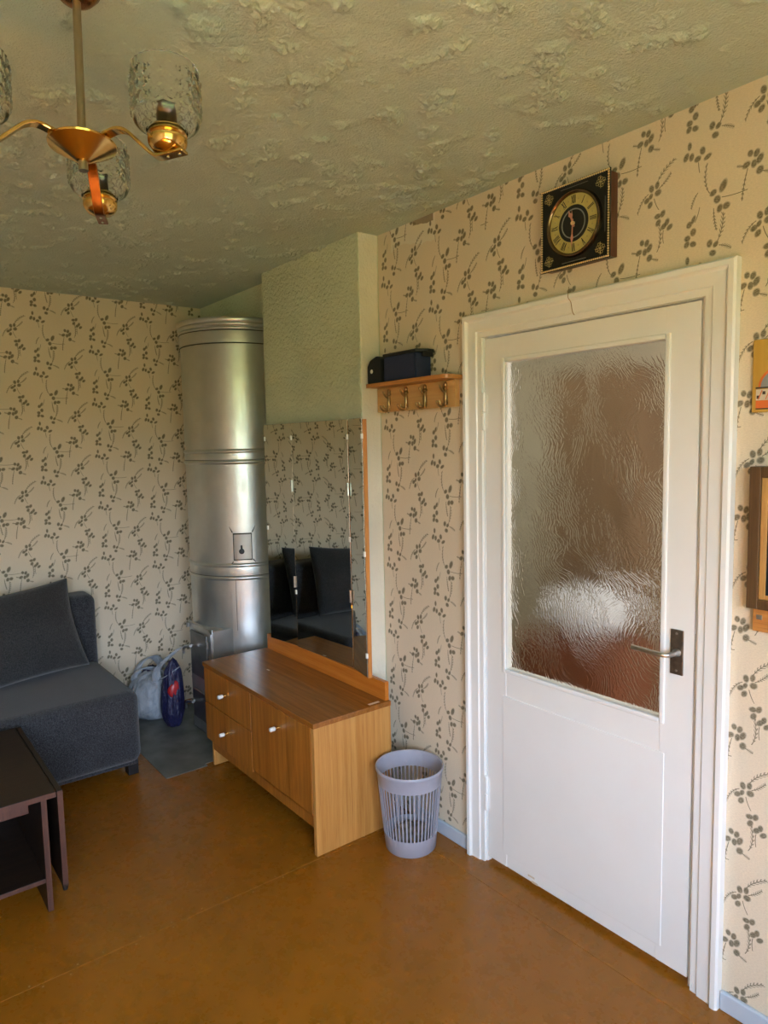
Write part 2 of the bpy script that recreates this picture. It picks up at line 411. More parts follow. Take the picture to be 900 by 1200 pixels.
def stove_paint():
    q = NT('aluminium_stove_paint'); p = q.pos(); n = q.noise(p, 5, 4, 0.6); n2 = q.noise(q.scale(p, (1, 1, 0.25)), 40, 3)
    c = q.mix(q.mr(n, 0.35, 0.7), (0.60, 0.61, 0.59), (0.50, 0.51, 0.50)); q.col(c)
    q.set(metal=0.85, rough=q.mr(n2, 0.3, 0.7, 0.30, 0.42)); q.bump(n, 0.08, 0.02); return q.m
M_STOVE = stove_paint()
M_JOINT = simple('sooty_joint', (0.05, 0.05, 0.045), 0.7)
def mirror_mat():
    q = NT('mirror_glass'); q.col((0.55, 0.56, 0.52)); q.set(metal=1.0, rough=0.012); return q.m
M_MIRROR = mirror_mat()
def fabric(name, a, b, sc=240):
    q = NT(name); p = q.oc(); n = q.noise(p, sc, 2, 0.7); n2 = q.noise(p, 6, 3)
    w = q.n('TexVoronoi'); q.l(p, w.inputs['Vector']); w.inputs['Scale'].default_value = sc*0.9
    c = q.mix(q.mr(n, 0.38, 0.64), a, b); c = q.mix(q.mr(n2, 0.35, 0.75, 0, 0.35), c, tuple(x*0.7 for x in a))
    q.col(c); q.set(rough=0.92, spec=0.15, sheen=0.25); q.bump(q.math('ADD', n, w.outputs['Distance']), 0.5, 0.003); return q.m
M_SOFA = fabric('charcoal_blue_weave', (0.012, 0.0125, 0.015), (0.078, 0.081, 0.091))
M_PILLOW = fabric('charcoal_grey_weave', (0.016, 0.0165, 0.018), (0.058, 0.059, 0.061))
def bag_mat(name, a, b, sc, trans=0.0):
    q = NT(name); p = q.oc(); n = q.noise(p, sc, 3, 0.6, 1.2); q.col(q.mix(q.mr(n, 0.45, 0.65), a, b)); q.set(rough=0.35, spec=0.5)
    w = q.noise(q.scale(p, (1, 1, 0.35)), 22, 4, 0.65, 1.5); q.bump(w, 0.9, 0.02); return q.m
M_BAGW = bag_mat('white_polythene', (0.40, 0.43, 0.47), (0.27, 0.31, 0.36), 9)
M_BAGGREEN = bag_mat('green_show_through', (0.22, 0.38, 0.33), (0.30, 0.42, 0.40), 9)
M_BAGN = bag_mat('navy_polythene', (0.014, 0.014, 0.055), (0.025, 0.025, 0.09), 6)
M_RED = simple('red_print', (0.42, 0.018, 0.022), 0.35)
def ribbed_glass():
    q = NT('frost_flower_glass'); p = q.pos()
    v = q.scale(p, (1, 0.02, 1))
    cl_ = q.noise(v, 5.5, 1, 0.5, 0.3, out=1)
    ad = q.n('VectorMath', operation='MULTIPLY_ADD'); q.l(cl_, ad.inputs[0]); ad.inputs[1].default_value = (0.22, 0, 0.22); q.l(v, ad.inputs[2])
    wv = q.n('TexWave', wave_type='RINGS', rings_direction='SPHERICAL'); q.l(ad.outputs[0], wv.inputs['Vector'])
    wv.inputs['Scale'].default_value = 23; wv.inputs['Distortion'].default_value = 7.0; wv.inputs['Detail'].default_value = 2.5; wv.inputs['Detail Scale'].default_value = 2.6
    n = q.noise(v, 60, 2, 0.5)
    h = q.math('ADD', wv.outputs['Fac'], q.math('MULTIPLY', n, 0.5))
    q.col((0.93, 0.94, 0.91)); q.set(rough=0.10, ior=1.45, trans=1.0); q.bump(h, 0.19, 0.003); return q.m
M_PANE = ribbed_glass()
def clear_glass():
    q = NT('pressed_glass'); q.col((0.97, 0.98, 0.97)); q.set(rough=0.10, ior=1.46, trans=1.0); return q.m
M_GLASS = clear_glass()
M_ORANGE = simple('orange_print', (0.70, 0.16, 0.03), 0.45)
M_MUSTARD = wood('mustard_varnished_plaque', (0.56, 0.34, 0.06), (0.50, 0.29, 0.045), 'z', 0.4, 0.4, streak=(0.42, 0.22, 0.03), sharp=0.4)
M_PRINTW = simple('cream_print', (0.66, 0.58, 0.46), 0.5)
M_PRINTG = simple('grey_print', (0.25, 0.26, 0.26), 0.5)
M_PRINTB = simple('brown_black_print', (0.05, 0.035, 0.03), 0.5)
M_DARKPANE = simple('dark_glazed_print', (0.010, 0.013, 0.016), 0.08)
M_REDWOOD = wood('red_brown_chest', (0.30, 0.105, 0.058), (0.22, 0.072, 0.040), 'x', 0.8, 0.4)
M_BROWNWOOD = wood('brown_wardrobe', (0.27, 0.175, 0.105), (0.21, 0.130, 0.075), 'z', 0.8, 0.4)
M_LINEN = simple('pale_blue_linen', (0.74, 0.77, 0.88), 0.8, var=0.1, nscale=12)

# ------------------------------------------------------------------ room shell
H = 2.486
RY = -3.70          # front wall
T = 0.12
def S(name, bm, m, parent=None, **kw):
    o = obj(name, bm, m, parent, **kw)
    if parent is None: o['kind'] = 'structure'
    return o
# floor: painted hardboard sheets on a sub-floor, joints recessed
b = BM(); box(b, (-T, RY-T, -0.10), (WX+T, 1.60, -0.006)); floor = S('floor', b, M_DIRT)
xs = [0.0, 2.025, 4.05, WX]; ys = [RY, -1.32-0.62, -0.112, 1.48]
for i in range(3):
    for j in range(3):
        x0, x1, y0, y1 = xs[i], xs[i+1], ys[j], ys[j+1]
        if i == 0 and j == 0: pass
        b = BM(); g = 0.0005
        box(b, (x0+g, y0+g, -0.006), (x1-g, y1-g, 0.0), 0.0010, 1)
        obj('floor_sheet', b, M_FLOOR, floor)
# row of nail heads along the joint
b = BM()
for k in range(16):
    y = -1.72+k*0.105
    for dx in (-0.014, 0.014):
        if random.random() < 0.6: lathe(b, [(0.0035, 0.0), (0.0028, 0.0006), (0.0, 0.0007)], (2.025+dx+random.uniform(-.003, .003), y+random.uniform(-.02, .02), 0.0), 6)
obj('nail_head', b, simple('chipped_nail', (0.42, 0.25, 0.09), 0.5), floor, kind='stuff')

# ceiling: hand-thrown stucco, real relief
def ceiling():
    nx, ny = 560, 300
    x0, x1, y0, y1 = -0.02, WX+0.02, RY-0.02, 0.02
    # dense grid only where it is in view, coarse elsewhere
    xs_ = np.concatenate([np.linspace(x0, 3.95, 760), np.linspace(3.95, x1, 20)[1:]])
    ys_ = np.concatenate([np.linspace(y0, -1.95, 25), np.linspace(-1.95, y1, 400)[1:]])
    X, Y = np.meshgrid(xs_, ys_)
    Z = np.zeros_like(X)
    fr = noise.fractal; nz = noise.noise; mf = noise.ridged_multi_fractal
    for j in range(X.shape[0]):
        for i in range(X.shape[1]):
            x, y = X[j, i], Y[j, i]
            m = max(0.0, nz(Vector((x*13.5+3, y*16.5, 7.7)))+0.35*nz(Vector((x*2.3, y*2.3, 2.2)))-0.13)   # flecks of thrown plaster
            h = 0.0024*nz(Vector((x*2.6, y*2.6, 1.3)))+0.0011*nz(Vector((x*62, y*62, 4.4)))
            if m > 0:
                rg = 1-abs(nz(Vector((x*50, y*72, 9.1))))*2.6
                if rg > 0: h += min(m, 0.35)*0.038*rg
            if X[j, i] > 3.95 or Y[j, i] < -1.95: h *= 0.3
            edge = min(1.0, min(x, -y, 5)/0.06) if y < 0 and x > 0 else 0.0
            Z[j, i] = -h*max(edge, 0.0)
    me = bpy.data.meshes.new('ceiling')
    nxx, nyy = X.shape[1], X.shape[0]
    co = np.stack([X, Y, H+Z], -1).reshape(-1, 3)
    idx = np.arange(nxx*nyy).reshape(nyy, nxx)
    f = np.stack([idx[:-1, :-1], idx[1:, :-1], idx[1:, 1:], idx[:-1, 1:]], -1).reshape(-1, 4)
    me.from_pydata(co.tolist(), [], f.tolist())
    me.materials.append(M_CEIL)
    for p in me.polygons: p.use_smooth = True
    o = link(bpy.data.objects.new('ceiling', me)); o['kind'] = 'structure'
ceiling()
b = BM(); box(b, (-T, RY-T, H+0.02), (WX+T, 1.60, H+0.10)); S('ceiling_slab', b, M_CREAM)  # unseen roof slab above the stucco ceiling, closing room and hall

b = BM(); box(b, (-T, RY-T, -0.006), (0, 1.6, H+0.02)); S('wall_left', b, WP_LEFT)
# back wall: pale green plaster behind the stove, wallpaper to the right, opening for the door
DX0, DX1, DZ = 2.444, 3.268, 1.992
b = BM()
box(b, (0.0, 0, -0.006), (1.84, T, H+0.02), mi=1)
box(b, (1.84, 0, -0.006), (DX0, T, H+0.02))
box(b, (DX1, 0, -0.006), (WX, T, H+0.02))
box(b, (DX0, 0, DZ), (DX1, T, H+0.02))
S('wall_back', b, [WP_BACK, M_GREEN])
b = BM()
box(b, (WX, RY, -0.006), (WX+T, 0.12, WIN[2])); box(b, (WX, RY, WIN[3]), (WX+T, 0.12, H+0.02))
box(b, (WX, RY, WIN[2]), (WX+T, WIN[0], WIN[3])); box(b, (WX, WIN[1], WIN[2]), (WX+T, 0.12, WIN[3]))
S('wall_right', b, WP_LEFT)
b = BM(); box(b, (0, RY-T, -0.006), (WX, RY, H+0.02)); S('wall_front', b, WP_BACK)
# window with frame, two mullions and a sill (behind the camera, the room's daylight)
b = BM(); y0, y1, z0, z1 = WIN
for (a, c) in (((WX+.03, y0, z0), (WX+.09, y0+.05, z1)), ((WX+.03, y1-.05, z0), (WX+.09, y1, z1)), ((WX+.03, y0+.05, z0), (WX+.09, y1-.05, z0+.05)), ((WX+.03, y0+.05, z1-.05), (WX+.09, y1-.05, z1)), ((WX+.035, (y0+y1)/2-.04, z0+.05), (WX+.085, (y0+y1)/2+.04, z1-.05))):
    box(b, a, c, 0.004)
win = S('window_1', b, M_WHITE)
b = BM(); box(b, (WX-0.14, y0-.05, z0-.03), (WX+.03, y1+.05, z0), 0.006); obj('window_sill', b, M_WHITE, win)
# chimney breast
CX0, CX1, CY = 1.002, 1.841, -0.104
b = BM(); box(b, (CX0, CY, 0.0), (CX1, 0.0, H+0.003), 0.007, 3)
for f in b.faces:
    if f.normal.x > 0.9: f.material_index = 1
S('wall_chimney', b, [M_GREEN, plaster('cream_plaster', (0.78, 0.74, 0.60), 0.6, 60)], smooth=False)
# hall beyond the glazed door
b = BM(); box(b, (0.6, 1.48, -0.006), (4.4, 1.6, H+0.02)); S('wall_hall', b, M_CREAM)
b = BM(); box(b, (0.5, T, -0.006), (0.6, 1.6, H+0.02)); S('wall_hall_left', b, M_CREAM)
b = BM(); box(b, (4.4, T, -0.006), (4.5, 1.6, H+0.02)); S('wall_hall_right', b, M_CREAM)
b = BM(); box(b, (0.6, T, H-0.01), (4.4, 1.48, H+0.02)); S('ceiling_hall', b, M_CREAM)

# baseboards
b = BM(); box(b, (2.04, -0.014, 0), (2.368, 0, 0.056), 0.004); S('baseboard_back', b, M_BASEB)
b = BM(); box(b, (3.36, -0.014, 0), (WX, 0, 0.056), 0.004); S('baseboard_right', b, M_BASEB)
b = BM(); box(b, (0, RY, 0), (0.014, -0.9, 0.056), 0.004); S('baseboard_left', b, M_BASEB)

# ------------------------------------------------------------------ door casing and door
cas = thing('trim_1', None, None, (2.85, 0, 0), kind='structure')
def casing(profile, path_in, path_out):
    pass
A0, A1, AZ = 2.366, 3.359, 2.067
def casing_piece(name, which):
    # cross-section across the width: list of (d from outer edge, height off the wall)
    prof = [(0, 0), (0, .024), (.006, .030), (.020, .030), (.026, .022), (.030, .020), (.066, .018), (.070, .013), (.090, .012), (.090, 0)]
    b = BM(); ends = []
    if which == 'left': P = [(lambda d: (A0+d, 0.0)), (lambda d: (A0+d, AZ-d))]
    elif which == 'right': P = [(lambda d: (A1-d*1.04, 0.0)), (lambda d: (A1-d*1.04, AZ-d))]
    else: P = [(lambda d: (A0+d, AZ-d)), (lambda d: (A1-d*1.04, AZ-d))]
    for fn in P:
        ring = []
        for d, h in prof:
            x, z = fn(d*0.93); ring.append(b.verts.new((x, -h, z)))
        ends.append(ring)
    n = len(prof)
    for k in range(n): b.faces.new([ends[0][k], ends[0][(k+1) % n], ends[1][(k+1) % n], ends[1][k]])
    b.faces.new(ends[0]); b.faces.new(ends[1])
    obj(name, b, M_WHITE, cas)
for w in ('left', 'right', 'top'): casing_piece('casing_board', w)
# jamb lining the opening
b = BM(); box(b, (DX0, 0.0005, 0), (DX0+0.010, T, DZ)); box(b, (DX1-0.008, 0.0005, 0), (DX1, T, DZ)); box(b, (DX0, 0.0005, DZ-0.010), (DX1, T, DZ))
obj('door_jamb', b, M_WHITE, cas)
# hair crack and chip in the head casing
b = BM(); tube(b, smooth_path([(2.845, -0.0295, 2.085), (2.842, -0.031, 2.055), (2.850, -0.026, 2.037), (2.852, -0.0215, 2.010), (2.858, -0.019, 1.998)], 3), 0.0012, 4)
obj('paint_crack', b, simple('bare_wood_crack', (0.30, 0.17, 0.06), 0.8), cas)

L0, L1, LZ0, LZ1 = 2.4565, 3.2555, 0.021, 1.9765
G0, G1, GZ0, GZ1 = 2.551, 3.154, 0.786, 1.887
door = thing('door_1', None, None, (L0, 0, 0), kind='structure')
FY, BY = 0.001, 0.037        # faces of the leaf
b = BM()
box(b, (L0, FY, LZ0), (G0, BY, LZ1), 0.002); box(b, (G1, FY, LZ0), (L1, BY, LZ1), 0.002)
box(b, (G0-.002, FY, GZ1), (G1+.002, BY, LZ1), 0.0015); box(b, (G0-.002, FY+.0015, LZ0), (G1+.002, BY, GZ0), 0.0015)
obj('door_frame', b, M_WHITE, door)
b = BM(); box(b, (2.534, FY-0.0022, 0.071), (3.172, FY+0.004, 0.682), 0.002, 2); obj('lower_panel', b, M_WHITE, door)
for lo, hi in (((G0-.016, FY-.005, GZ0-.016), (G0, FY+.008, GZ1+.016)), ((G1, FY-.005, GZ0-.016), (G1+.016, FY+.008, GZ1+.016)),
               ((G0, FY-.005, GZ1), (G1, FY+.008, GZ1+.016)), ((G0, FY-.005, GZ0-.016), (G1, FY+.008, GZ0))):
    b = BM(); box(b, lo, hi, 0.004, 2); obj('glazing_bead', b, M_WHITE, door)
b = BM(); box(b, (G0-.001, FY+.010, GZ0-.001), (G1+.001, FY+.015, GZ1+.001)); obj('textured_pane', b, M_PANE, door, label='frosted fern pattern glass pane')
for zc in (1.72, 0.276):
    b = BM()
    for k, (za, zb) in enumerate(((zc-.066, zc-.004), (zc+.001, zc+.066))):
        lathe(b, [(0.0, za-.004), (0.005, za-.002), (0.0075, za), (0.0075, zb), (0.005, zb+.002), (0.0, zb+.004)], (2.4555, -0.0065, 0), 12)
    box(b, (2.457, -0.0005, zc-.06), (2.466, 0.003, zc+.06)); obj('hinge', b, M_WHITE, door, auto=40)
# handle
b = BM(); box(b, (3.187, FY-.0045, 0.931), (3.2255, FY+.001, 1.063), 0.0015); hp = obj('handle_plate', b, M_PLATE, door, label='tarnished dark steel plate')
for z in (1.052, 0.943):
    b = BM(); lathe(b, [(0.004, 0), (0.0035, .0012), (0, .0018)], (3.206, FY-.0045, z), 10, axis=Matrix.Rotation(R(90), 3, 'X')); obj('screw', b, M_STEEL, hp)
b = BM()
lathe(b, [(0.0115, 0), (0.0115, .010), (0.009, .013), (0.009, .02)], (3.209, FY-.0045, 0.997), 20, axis=Matrix.Rotation(R(90), 3, 'X'))
pth = smooth_path([(3.209, -0.012, .997), (3.209, -0.032, .997), (3.205, -0.046, .997), (3.190, -0.056, .997), (3.165, -0.058, .998), (3.125, -0.056, .999), (3.096, -0.054, .999)], 5)
tube(b, pth, [0.0075]*(len(pth)-1)+[0.0082], 14)
obj('lever', b, M_STEEL, door, auto=45, label='brushed steel lever')
b = BM(); box(b, (3.2555, 0.006, 0.95), (3.2600, 0.026, 1.06), 0.001); obj('lock_strike', b, M_PLATE, door)
# flaked paint at the foot of the door
b = BM(); box(b, (2.655, FY-.0025, 0.040), (2.685, FY-.0019, 0.046)); box(b, (2.672, FY-.0025, 0.0225), (2.700, FY-.0019, 0.030)); obj('paint_chip', b, simple('bare_chip', (0.62, 0.52, 0.38), 0.7), door)

# hall furniture seen through the pane
wr = thing('wardrobe', 'dark brown hall wardrobe blurred behind the textured door glass', 'wardrobe', (2.09, 1.30, 0))
b = BM(); box(b, (1.86, 1.14, 0.0), (2.33, 1.47, 1.97), 0.004); obj('carcass', b, M_BROWNWOOD, wr)
for x0, x1 in ((1.865, 2.090), (2.100, 2.325)):
    b = BM(); box(b, (x0, 1.12, 0.05), (x1, 1.14, 1.95), 0.004); d = obj('wardrobe_door', b, M_BROWNWOOD, wr)
    b = BM(); lathe(b, [(0.012, 0), (0.014, .012), (0, .018)], ((2.075 if x0 < 2.0 else 2.115), 1.12, 1.05), 10, axis=Matrix.Rotation(R(90), 3, 'X')); obj('knob', b, M_BRASS, d)
ch = thing('hall_chest', 'low red brown chest blurred through lower door glass', 'chest', (2.24, 0.9, 0))
b = BM(); box(b, (1.99, 0.72, 0.05), (2.50, 1.08, 0.68), 0.006); obj('carcass', b, M_REDWOOD, ch)
for x in (2.01, 2.44):
    for y in (0.75, 1.01):
        b = BM(); box(b, (x, y, 0), (x+.04, y+.04, 0.05)); obj('leg', b, M_REDWOOD, ch)
for z in (0.07, 0.37):
    b = BM(); box(b, (2.01, 0.705, z), (2.48, 0.722, z+.28), 0.004); d = obj('drawer', b, M_REDWOOD, ch)
b = BM(); bmesh.ops.create_icosphere(b, subdivisions=4, radius=1.0)
for v in b.verts:
    n_ = noise.noise(v.co*2.2); v.co = Vector((2.245+v.co.x*0.22*(1+.15*n_), 0.90+v.co.y*0.16, 0.682+max(0, (v.co.z*0.5+0.42))*0.26*(1+.3*n_)))
tag(obj('linen_bundle', b, M_LINEN, smooth=True), 'pale bluish white linen bundle on the hall chest behind the glass', 'bundle')

# ------------------------------------------------------------------ round stove
SX, SY, SR = 0.501, -0.012, 0.31
stove = thing('round_stove', 'tall round silver painted sheet metal stove built into the corner', 'stove', (SX, SY, 0))
a_end = math.asin(0.010/SR)
AA0, AA1 = PI-a_end, 2*PI+a_end          # arc on the room side of the wall
def arc_part(name, prof, m, **kw):
    b = BM(); lathe(b, prof, (SX, SY, 0), 72, AA0, AA1)
    for v in b.verts: v.co.y = min(v.co.y, -0.0012)
    return obj(name, b, m, stove, auto=50, **kw)
def bead(z, r, h=.010, d=.006): return [(r, z-h), (r+d*.7, z-h*.6), (r+d, z), (r+d*.7, z+h*.6), (r, z+h)]
arc_part('stove_drum', [(SR, 0.004), (SR, 0.895), (SR, 0.960)], M_STOVE)
arc_part('stove_drum', [(SR, 0.963), (SR, 1.53)], M_STOVE)
arc_part('stove_drum', [(SR, 1.59), (SR, 2.172)], M_STOVE)
for zl, zh in ((0.888, 0.971), (1.526, 1.597)):
    arc_part('joint_band', [(SR, zl-.006)]+bead(zl+.006, SR+.002)+[(SR+.003, zl+.03), (SR+.003, zh-.03)]+bead(zh-.006, SR+.002)+[(SR, zh+.006)], M_STOVE)
    arc_part('joint_gap', [(SR+.0035, zl+.017), (SR+.0045, zl+.0185), (SR+.0035, zl+.020)], M_JOINT)
arc_part('crown', [(SR, 2.1690), (SR+.004, 2.1710), (SR+.005, 2.2240), (SR+.004, 2.2330), (SR+.004, 2.2360)]+bead(2.2450, SR+.006, .008, .005)+[(SR+.008, 2.2560)]+bead(2.2680, SR+.010, .008, .004)+[(SR+.014, 2.2810), (SR+.018, 2.2950), (SR+.014, 2.3020), (SR-.02, 2.3050), (0.001, 2.3070)], M_STOVE)
arc_part('joint_gap', [(SR+.0055, 2.2325), (SR+.0075, 2.2350), (SR+.0055, 2.2375)], M_JOINT)
arc_part('joint_gap', [(SR+.0005, 2.1640), (SR+.0050, 2.1670), (SR+.0005, 2.1700)], M_JOINT)
# small soot door
def patch(b, a0, a1, z0, z1, r, n=8):
    lo = [b.verts.new((SX+r*math.cos(a0+(a1-a0)*i/n), SY+r*math.sin(a0+(a1-a0)*i/n), z0)) for i in range(n+1)]
    hi = [b.verts.new((SX+r*math.cos(a0+(a1-a0)*i/n), SY+r*math.sin(a0+(a1-a0)*i/n), z1)) for i in range(n+1)]
    for i in range(n): b.faces.new([lo[i], lo[i+1], hi[i+1], hi[i]])
    return b
b = BM(); patch(b, R(-36.8), R(-18.0), 0.994, 1.144, SR+.002)
bmesh.ops.solidify(b, geom=b.faces[:], thickness=0.0012); obj('soot_door_gap', b, M_JOINT, stove)
b = BM(); patch(b, R(-35.9), R(-18.9), 1.000, 1.137, SR+.006)
bmesh.ops.solidify(b, geom=b.faces[:], thickness=0.003); sd = obj('soot_door', b, M_STOVE, stove, auto=40)
am = R(-28.5); cs = Vector((SX+(SR+.006)*math.cos(am), SY+(SR+.006)*math.sin(am), 1.044))
axm = Matrix.Rotation(am, 3, 'Z') @ Matrix.Rotation(R(90), 3, 'Y')
b = BM(); lathe(b, [(0.015, 0), (0.015, .004), (0.006, .006), (0.006, .016), (0.011, .02), (0.011, .026), (0, .029)], cs, 16, axis=axm)
t_ = Vector((-math.sin(am), math.cos(am), 0)); nrm = Vector((math.cos(am), math.sin(am), 0))
tube(b, [cs+nrm*.006+Vector((0, 0, .004)), cs+nrm*.007+Vector((0, 0, .034))], 0.0055, 8)
obj('knob', b, M_BLACK, sd, auto=40)
# wrinkles where the sheet was cut round the door
b = BM()
for da, zz, an in ((-37.2, 1.148, 60), (-17.4, 1.148, -55), (-37.2, 0.988, -60), (-17.4, 0.998, -25)):
    a = R(da)
    pts = []
    for k in range(4):
        s_ = k*0.011; aa = a+(-1 if da < -25 else 1)*s_*math.cos(R(60))/SR; z = zz+(s_ if zz > 1.05 else -s_*0.7)
        pts.append((SX+(SR+.0005)*math.cos(aa), SY+(SR+.0005)*math.sin(aa), z))
    b = BM(); tube(b, pts, [.0035, .0028, .002, .0008], 5)
    obj('sheet_crease', b, M_JOINT, stove)
# vertical lap seam in the lowest drum
b = BM(); patch(b, R(-36.0), R(-35.6), 0.60, 0.885, SR+.001, 1); bmesh.ops.solidify(b, geom=b.faces[:], thickness=0.002); obj('lap_seam', b, M_JOINT, stove)
# projecting fire-door front
PX0, PX1, PY = 0.440, 0.748, -0.345
b = BM()
box(b, (PX0, PY, 0.006), (PX1, PY+.010, 0.628), 0.005, 2)
fr = obj('fire_door_surround', b, M_STOVE, stove)
b = BM()
box(b, (PX0+.012, PY+.010, 0.006), (PX0+.03, -0.318, 0.615)); box(b, (PX1-.03, PY+.010, 0.006), (PX1-.012, -0.215, 0.615)); box(b, (PX0+.03, PY+.010, 0.595), (PX1-.03, -0.26, 0.615))
obj('surround_return', b, M_STOVE, stove)
b = BM(); tube(b, [(PX0+.01, PY-.003, 0.623), (PX1-.022, PY-.003, 0.623), (PX1-.005, PY-.003, 0.606), (PX1-.005, PY-.003, 0.02)], 0.006, 8); obj('edge_bead', b, M_STEEL, fr)
b = BM(); box(b, (PX0+.04, PY-.014, 0.330), (PX1-.05, PY, 0.585), 0.005, 2); fd = obj('fire_door', b, M_PATINA, stove)
b = BM(); box(b, (PX0+.04, PY-.014, 0.080), (PX1-.05, PY, 0.245), 0.005, 2); ad_ = obj('ash_door', b, M_PATINA, stove)
for (d, z) in ((fd, 0.495), (ad_, 0.170)):
    b = BM(); xk = PX0+.05
    lathe(b, [(0.014, 0), (0.014, .010), (0.007, .012), (0.007, .030)], (xk, PY-.014, z), 12, axis=Matrix.Rotation(R(90), 3, 'X'))
    tube(b, smooth_path([(xk+.05, PY-.040, z+.010), (xk, PY-.042, z), (xk-.03, PY-.046, z-.014), (xk-.036, PY-.046, z-.05)], 4), 0.008, 8)
    obj('latch', b, M_STEEL, d, auto=45)
b = BM(); lathe(b, [(0, 0.592), (0.011, 0.596), (0.011, 0.618), (0, 0.622)], (PX0+.014, PY-.012, 0), 12); obj('latch_stud', b, M_STEEL, fr, auto=40)
for z in (0.54, 0.38):
    b = BM(); lathe(b, [(0.007, z-.02), (0.007, z+.02)], (PX1-.040, PY-.012, 0), 10); obj('hinge', b, M_STEEL, fd, auto=40)
# grey sheet-metal hearth plate
b = BM(); prism(b, [(0.10, -0.715), (0.984, -0.715), (0.984, -0.502), (0.955, -0.502), (0.955, -0.02), (0.10, -0.02)], 0.0, 0.0035)
tag(obj('hearth_plate', b, M_MAT), 'worn grey sheet metal plate lying on the floor before the stove', 'floor plate')

# ------------------------------------------------------------------ bags by the stove
def blob(cx, cy, z0, rx, ry, h, seed, pinch=0.45, lean=(0, 0), amp=0.10):
    b = BM(); bmesh.ops.create_icosphere(b, subdivisions=5, radius=1.0)
    for v in b.verts:
        p = v.co.copy(); t = (p.z+1)/2
        w = 1.0 if t < 0.45 else 1-(1-pinch)*((t-0.45)/0.55)**1.3
        n1 = noise.noise(p*1.7+Vector((seed, 0, 0))); n2 = noise.noise(Vector((p.x*5, p.y*5, p.z*1.6))+Vector((0, seed, 0)))
        s = 1+amp*n1+amp*0.55*n2
        sq = lambda c, k: math.copysign(abs(c)**k, c)
        zz = z0+h*max(0.0, min(1.0, (sq(p.z, 0.7)+0.86)/1.86))+0.012*n2*t
        v.co = Vector((cx+p.x*rx*w*s*1.12+lean[0]*t, cy+p.y*ry*w*s*1.12+lean[1]*t, max(zz, z0)))
    return b
bw = thing('plastic_bag', 'pale grey white carrier bag with greenish contents beside the sofa', 'bag', (0.13, -0.47, 0.0035))
obj('bag_body', blob(0.150, -0.450, 0.0037, 0.100, 0.146, 0.28, 3.1, 0.66, (-.01, -.03), 0.15), M_BAGW, bw, smooth=True)
b = blob(0.168, -0.418, 0.040, 0.052, 0.062, 0.130, 8.1, 0.7, (-.01, 0), 0.06); obj('green_contents', b, M_BAGGREEN, bw, smooth=True, label='greenish contents showing through')
def handle_loop(pts, w, name, m, par):
    b = BM(); P = smooth_path(pts, 6)
    strip(b, P, w, 0.006, (0.55, 0.75, 0.35)); bmesh.ops.bevel(b, geom=b.edges[:], offset=0.002, segments=1, affect='EDGES'); return obj(name, b, m, par, smooth=True)
handle_loop([(0.13, -0.555, 0.20), (0.125, -0.575, 0.26), (0.135, -0.545, 0.30), (0.15, -0.49, 0.305), (0.165, -0.435, 0.275), (0.17, -0.40, 0.21)], 0.045, 'handle', M_BAGW, bw)
handle_loop([(0.07, -0.53, 0.21), (0.06, -0.53, 0.29), (0.06, -0.48, 0.335), (0.06, -0.42, 0.335), (0.07, -0.38, 0.26)], 0.05, 'handle', M_BAGW, bw)
obj('dark_contents', blob(0.105, -0.465, 0.17, 0.045, 0.065, 0.135, 5.5, 0.55), M_BAGN, bw, smooth=True, label='dark navy cloth at the mouth')
bn = thing('navy_bag', 'dark navy carrier bag with a red patch standing behind the white carrier bag', 'bag', (0.352, -0.437, 0.0035))
obj('bag_body', blob(0.352, -0.437, 0.0037, 0.064, 0.058, 0.400, 6.4, 0.60, (0.02, 0.01), 0.20), M_BAGN, bn, smooth=True)
handle_loop([(0.309, -0.502, 0.27), (0.319, -0.507, 0.33), (0.354, -0.487, 0.38), (0.404, -0.447, 0.435), (0.434, -0.407, 0.475)], 0.055, 'handle', M_BAGW, bn)
handle_loop([(0.337, -0.494, 0.285), (0.377, -0.482, 0.305), (0.407, -0.447, 0.335), (0.417, -0.407, 0.36)], 0.018, 'handle', M_BAGW, bn)
b = BM(); bmesh.ops.create_uvsphere(b, u_segments=20, v_segments=12, radius=1.0)
for v in b.verts: v.co = Vector((0.405+v.co.x*0.024, -0.440+v.co.y*0.040, 0.225+v.co.z*0.060*(1+0.3*v.co.y)))
obj('red_patch', b, M_RED, bn, smooth=True, label='red printed patch')

# ------------------------------------------------------------------ dresser
DXA, DXB, DYF, DYB, DZT = 0.970, 2.011, -0.495, -0.115, 0.542
dr = thing('dresser', 'low varnished walnut veneer dresser with two drawers and a door', 'dresser', (1.49, -0.30, 0))
b = BM(); box(b, (DXA, DYF-.004, DZT-.021), (DXB+.004, DYB, DZT), 0.002); obj('top', b, M_WTOP, dr)
b = BM(); box(b, (1.990, DYF, 0.0), (DXB, DYB, DZT-.021), 0.0015); obj('side_panel', b, M_WSIDE, dr, label='pale honey coloured side panel')
b = BM(); box(b, (0.990, DYF+.022, 0.004), (1.008, DYB, DZT-.021), 0.0015); obj('side_panel', b, M_WSIDE, dr)
b = BM(); box(b, (1.008, DYF+.022, 0.088), (1.990, DYF+.038, 0.150), 0.001); obj('bottom_rail', b, M_WFRONT, dr)
b = BM(); box(b, (1.008, DYF+.022, 0.135), (1.990, DYB, 0.150)); box(b, (1.008, DYB-.008, 0.10), (1.990, DYB, DZT-.021)); box(b, (1.474, DYF+.022, 0.15), (1.488, DYB-.008, DZT-.021)); obj('carcass', b, M_DARK, dr)  # carcass coloured dark to put shade into the drawer and door gaps
